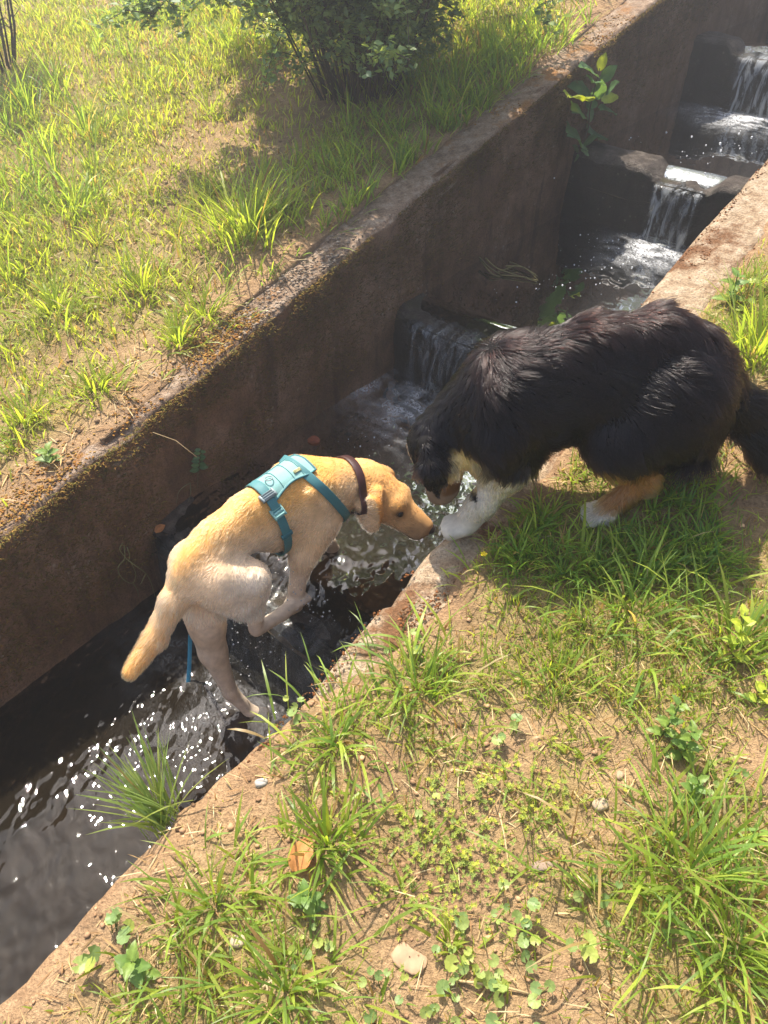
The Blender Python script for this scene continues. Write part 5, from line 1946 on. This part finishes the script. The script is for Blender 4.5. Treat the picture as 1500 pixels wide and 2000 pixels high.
# leash trailing from the harness into the lower pool
m_leash = webbing('blue_leash_webbing', (0.01, 0.20, 0.34), 0.5)
lp = [on_level(372, 1240, -0.32), on_level(371, 1270, -0.37), on_level(370, 1300, -0.425), on_level(368, 1330, -0.468), on_level(360, 1350, -0.50)]
tp = lab_w((-.30, -.05, .10))
lp = np.array([tp, (tp + lp[0]) / 2 + np.array([0, 0, -.01])] + lp)
v, f = band(lp, np.broadcast_to(np.array([0.1, -0.7, 0.7]), lp.shape), np.broadcast_to(np.array([1.0, 0.1, 0]), lp.shape), .013, .002, False)
tag(put('leash', mesh_from('leash', v, f), None, m_leash), 'bright blue leash strap hanging into the water behind the yellow dog', 'leash')

# ------------------------------------------------------------------ the black dog on the bank


def build_bernese():
    P = []
    c = lambda a, b_, ra, rb, k=0.04: P.append(('c', a, b_, ra, rb, k))
    e = lambda ctr, r, k=0.05, M=None: P.append(('e', ctr, r, k, M))
    Y = 1.525
    e((.345, Y, .620), (.160, .114, .145))
    e((.50, Y, .665), (.17, .110, .118))
    e((.655, Y, .650), (.125, .118, .140))
    c((.28, Y, .690), (.46, Y, .748), .048, .048, .05)
    c((.46, Y, .748), (.60, Y, .775), .048, .046, .05)
    c((.60, Y, .775), (.69, Y, .745), .046, .046, .05)
    e((.245, Y - .01, .545), (.080, .082, .095))
    e((.240, 1.475, .485), (.052, .060, .060), .05)
    for s_ in (-1, 1):
        e((.300, Y + .085 * s_, .59), (.085, .045, .130), .04)
        e((.665, Y + .075 * s_, .615), (.105, .055, .135), .04)
    # neck and head, lowered towards the water
    c((.290, Y, .640), (.165, 1.508, .545), .102, .068, .05)
    H0, H1 = np.array([.130, 1.498, .500]), np.array([.140, 1.484, .382])
    hd = (H1 - H0) / np.linalg.norm(H1 - H0)
    up = np.array([-1.0, 0, 0]) - (-hd[0]) * hd
    up /= np.linalg.norm(up)
    rt = np.cross(hd, up)
    HP = lambda f_, r_, u_: H0 + hd * f_ + rt * r_ + up * u_
    e(HP(0, 0, 0), (.068, .068, .068), .03)
    c(HP(.01, 0, .010), HP(.06, 0, .010), .058, .046, .03)
    for s_ in (-1, 1):
        e(HP(.04, .040 * s_, -.015), (.038, .038, .038), .02)
        c(HP(.085, .018 * s_, -.010), HP(.140, .014 * s_, -.010), .034, .027, .02)
        # ears
        c(HP(-.030, .058 * s_, .030), HP(.012, .092 * s_, .022), .018, .018, .012)
        c(HP(.012, .092 * s_, .022), HP(.080, .096 * s_, .012), .020, .010, .010)
        c(HP(.012, .090 * s_, .042), HP(.060, .096 * s_, .034), .014, .009, .012)
        c(HP(.010, .090 * s_, .004), HP(.055, .096 * s_, -.006), .014, .009, .012)
    c(HP(.07, 0, .008), HP(.150, 0, .006), .040, .028, .025)
    c(HP(.06, 0, -.032), HP(.135, 0, -.030), .034, .020, .02)
    # forelegs
    c((.270, 1.445, .570), (.300, 1.430, .480), .066, .052, .04)
    c((.300, 1.430, .480), (.240, 1.420, .365), .045, .034, .03)
    c((.240, 1.420, .365), (.205, 1.420, .305), .034, .035, .02)
    for k_, dy in enumerate((-.027, -.010, .008, .025)):
        c((.200, 1.420 + dy * .8, .302), (.158 + .006 * (k_ in (0, 3)), 1.420 + dy, .288), .019, .0165, .003)
    for dy in (-.0185, -.001, .0165):
        P.append(('-c', (.186, 1.420 + dy * .9, .326), (.140, 1.420 + dy, .296), .0045, .0045, .006))
    c((.285, 1.600, .560), (.330, 1.600, .465), .062, .046, .04)
    c((.330, 1.600, .465), (.322, 1.592, .375), .042, .032, .03)
    c((.322, 1.592, .375), (.288, 1.590, .338), .034, .033, .02)
    # hind legs
    c((.660, 1.465, .640), (.545, 1.437, .555), .100, .074, .05)
    c((.545, 1.437, .555), (.628, 1.424, .445), .062, .034, .03)
    c((.628, 1.424, .440), (.553, 1.420, .352), .033, .030, .02)
    for k_, dy in enumerate((-.025, -.008, .009, .026)):
        c((.556, 1.420 + dy * .8, .345), (.505 + .006 * (k_ in (0, 3)), 1.420 + dy, .328), .019, .0155, .003)
    c((.680, 1.585, .640), (.640, 1.615, .545), .100, .070, .05)
    c((.640, 1.615, .545), (.765, 1.615, .470), .060, .034, .03)
    c((.765, 1.615, .470), (.725, 1.615, .405), .033, .031, .02)
    c((.730, 1.615, .402), (.680, 1.615, .395), .032, .030, .015)
    # tail
    c((.740, Y, .700), (.815, 1.515, .610), .050, .044, .04)
    c((.815, 1.515, .610), (.915, 1.500, .540), .044, .044, .03)
    c((.915, 1.500, .540), (1.02, 1.490, .515), .044, .036, .03)
    c((1.02, 1.490, .515), (1.12, 1.490, .530), .036, .018, .03)
    V, Q = grow(P, (-.02, 1.32, .25), (1.16, 1.73, .86), .0060)
    V = smooth_mesh(V, Q, 3)
    N = vnormals(V, Q)
    x, y, z = V.T
    blk, whi, tan = np.array([.0045, .0038, .0040]), np.array([.52, .465, .38]), np.array([.27, .125, .042])
    cream = np.array([.62, .47, .24])
    nz = n3(V, 20, 8) * .02
    col = np.broadcast_to(blk, V.shape).copy()
    def paint(mask, cc):
        nonlocal col
        mask = np.clip(mask, 0, 1)[:, None]
        col = col * (1 - mask) + np.array(cc) * mask
    fore = (x < .40) & (z < .50)
    bib = sstep(.085, .055, np.sqrt(((x - .215) / 1.0) ** 2 + ((y - 1.47) * 1.0) ** 2 + ((z - .475) * .9) ** 2) + nz)
    paint(bib * (x < .32), cream)
    paint(sstep(.500, .465, z + nz) * (x < .385) * (1 - 1.0 * ((x < .225) & (z > .392))), whi)
    hind = (x > .45) & (x < .80)
    paint(sstep(.525, .485, z + nz - .03 * (y > 1.55)) * hind * (np.abs(x - .60) < .2) * (x < .66 + .15 * (y > 1.5)), tan)
    paint(sstep(.385, .355, z + nz) * (x > .45) * (x < .60), whi)
    paint(sstep(.425, .405, z + nz) * (x > .60) * (y > 1.55), whi)
    hf = (V - H0) @ hd; hr = (V - H0) @ rt; hu = (V - H0) @ up
    inh = (x < .26) & (z < .56) & (np.abs(hr) < .12) & (hf > -.09) & (np.linalg.norm(V - H0 - np.clip(hf, 0, .15)[:, None] * hd, axis=1) < np.where(hf > .06, .056, .09))
    paint(inh * sstep(.045, .07, hf) * sstep(.0, -.02, hu + nz) * (hf < .13), tan)
    paint(inh * sstep(.02, .012, np.abs(hr)) * sstep(0, .02, hu) * (hf > .0), whi)
    paint(inh * sstep(.07, .10, hf) * .8, tan * .45)
    root = empty('dog', (.40, 1.50, .30))
    tag(root, 'long-haired black dog with white paws bending over the wall', 'dog')
    put('body', mesh_from('body', V, [Q], True, col), root, M_SKIN)
    segs = [((.30, Y, .62), (.66, Y, .65), .12, (1, 0, -.45)), ((.27, Y, .66), (.16, 1.51, .57), .09, (.45, 0, -.9)), (H0, H1, .06, (.35, 0, -.8)),
            ((.24, Y, .55), (.25, Y, .48), .07, (.1, 0, -1)), ((.27, 1.445, .56), (.21, 1.42, .31), .045, (.3, 0, -1)), ((.30, 1.6, .56), (.30, 1.59, .34), .04, (.3, 0, -1)),
            ((.66, 1.46, .64), (.55, 1.43, .55), .085, (.55, 0, -1)), ((.55, 1.43, .55), (.63, 1.42, .44), .045, (.5, 0, -1)), ((.63, 1.42, .44), (.52, 1.42, .33), .03, (-.2, 0, -1)),
            ((.67, 1.6, .63), (.76, 1.615, .47), .06, (.6, 0, -1)), ((.76, 1.615, .47), (.70, 1.615, .40), .033, (0, 0, -1)),
            ((.75, Y, .70), (1.12, 1.49, .53), .045, (1, 0, -.6))]
    fl = flows(V, segs)
    under = sstep(.1, -.6, N[:, 2])
    Ln = np.full(len(V), .050)
    Ln = Ln + .006 * under * (z > .46)
    Ln = np.where(x < .21, .032, Ln)
    tl = sstep(.76, .84, x)
    Ln = Ln + tl * .055
    rump = np.exp(-(((x - .745) / .06) ** 2 + ((z - .56) / .10) ** 2))
    Ln = Ln + .050 * rump
    Ln = np.where((z < .49) & (x < .42), .016, Ln)
    Ln = np.where((z < .50) & (x > .45) & (x < .80), .022, Ln)
    Ln = np.where((z < .345) & (x < .60), .0045, Ln)
    Ln = np.where(inh, .012, Ln)
    Ln = np.where(inh & (np.abs(hr) > .070), .034, Ln)
    Ln = np.where(inh & (hf > .08), .009, Ln)
    hcol = np.clip(col * 1.1 + np.array([.0012, .0, .0]) * (col.max(1) < .05)[:, None], 0, .9)
    hcol = hcol + (np.array([.010, .0035, .002]) * (np.clip(n3(V, 7, 40) + .1, 0, 1) * sstep(.60, .75, z) * (col.max(1) < .05))[:, None])
    dens = np.where((z < .34), .6, 1.0)
    fur('fur', V, Q, N, fl, Ln, hcol, 110000, .34, .00085, root, hair_mat('long_fur', .18, .20, .0, 1.38), 11, 6, .80, dens, .22, .70)
    ball('nose', HP(.163, 0, .008), .018, root, M_NOSE)
    for s_ in (-1, 1): ball('eye', HP(.058, .040 * s_, .045), .010, root, M_EYE)
    return root


BERN = build_bernese()

# ================================================================== fog volume added to imitate the veil of sun glare in the lens
hx = np.array([(-70, -70, -2.6), (80, -70, -2.6), (80, 80, -2.6), (-70, 80, -2.6), (-70, -70, 11.5), (80, -70, 11.5), (80, 80, 11.5), (-70, 80, 11.5)], float)
hf_ = np.array([(3, 2, 1, 0), (4, 5, 6, 7), (0, 1, 5, 4), (1, 2, 6, 5), (2, 3, 7, 6), (3, 0, 4, 7)])
M_VEIL = bpy.data.materials.new('lens_veil')
M_VEIL.use_nodes = True
nt = M_VEIL.node_tree
nt.nodes.clear()
pv = nd(nt, 'ShaderNodeVolumePrincipled')
pv.inputs['Color'].default_value = (0.93, 0.95, 1.0, 1)
pv.inputs['Density'].default_value = 0.026
pv.inputs['Anisotropy'].default_value = 0.6
nt.links.new(pv.outputs[0], nd(nt, 'ShaderNodeOutputMaterial').inputs['Volume'])
tag(put('lens_veil', mesh_from('lens_veil', hx, [hf_], False), None, M_VEIL), 'thin fog volume added in place of the veil of sun glare in the lens', 'lens_veil', kind='stuff')
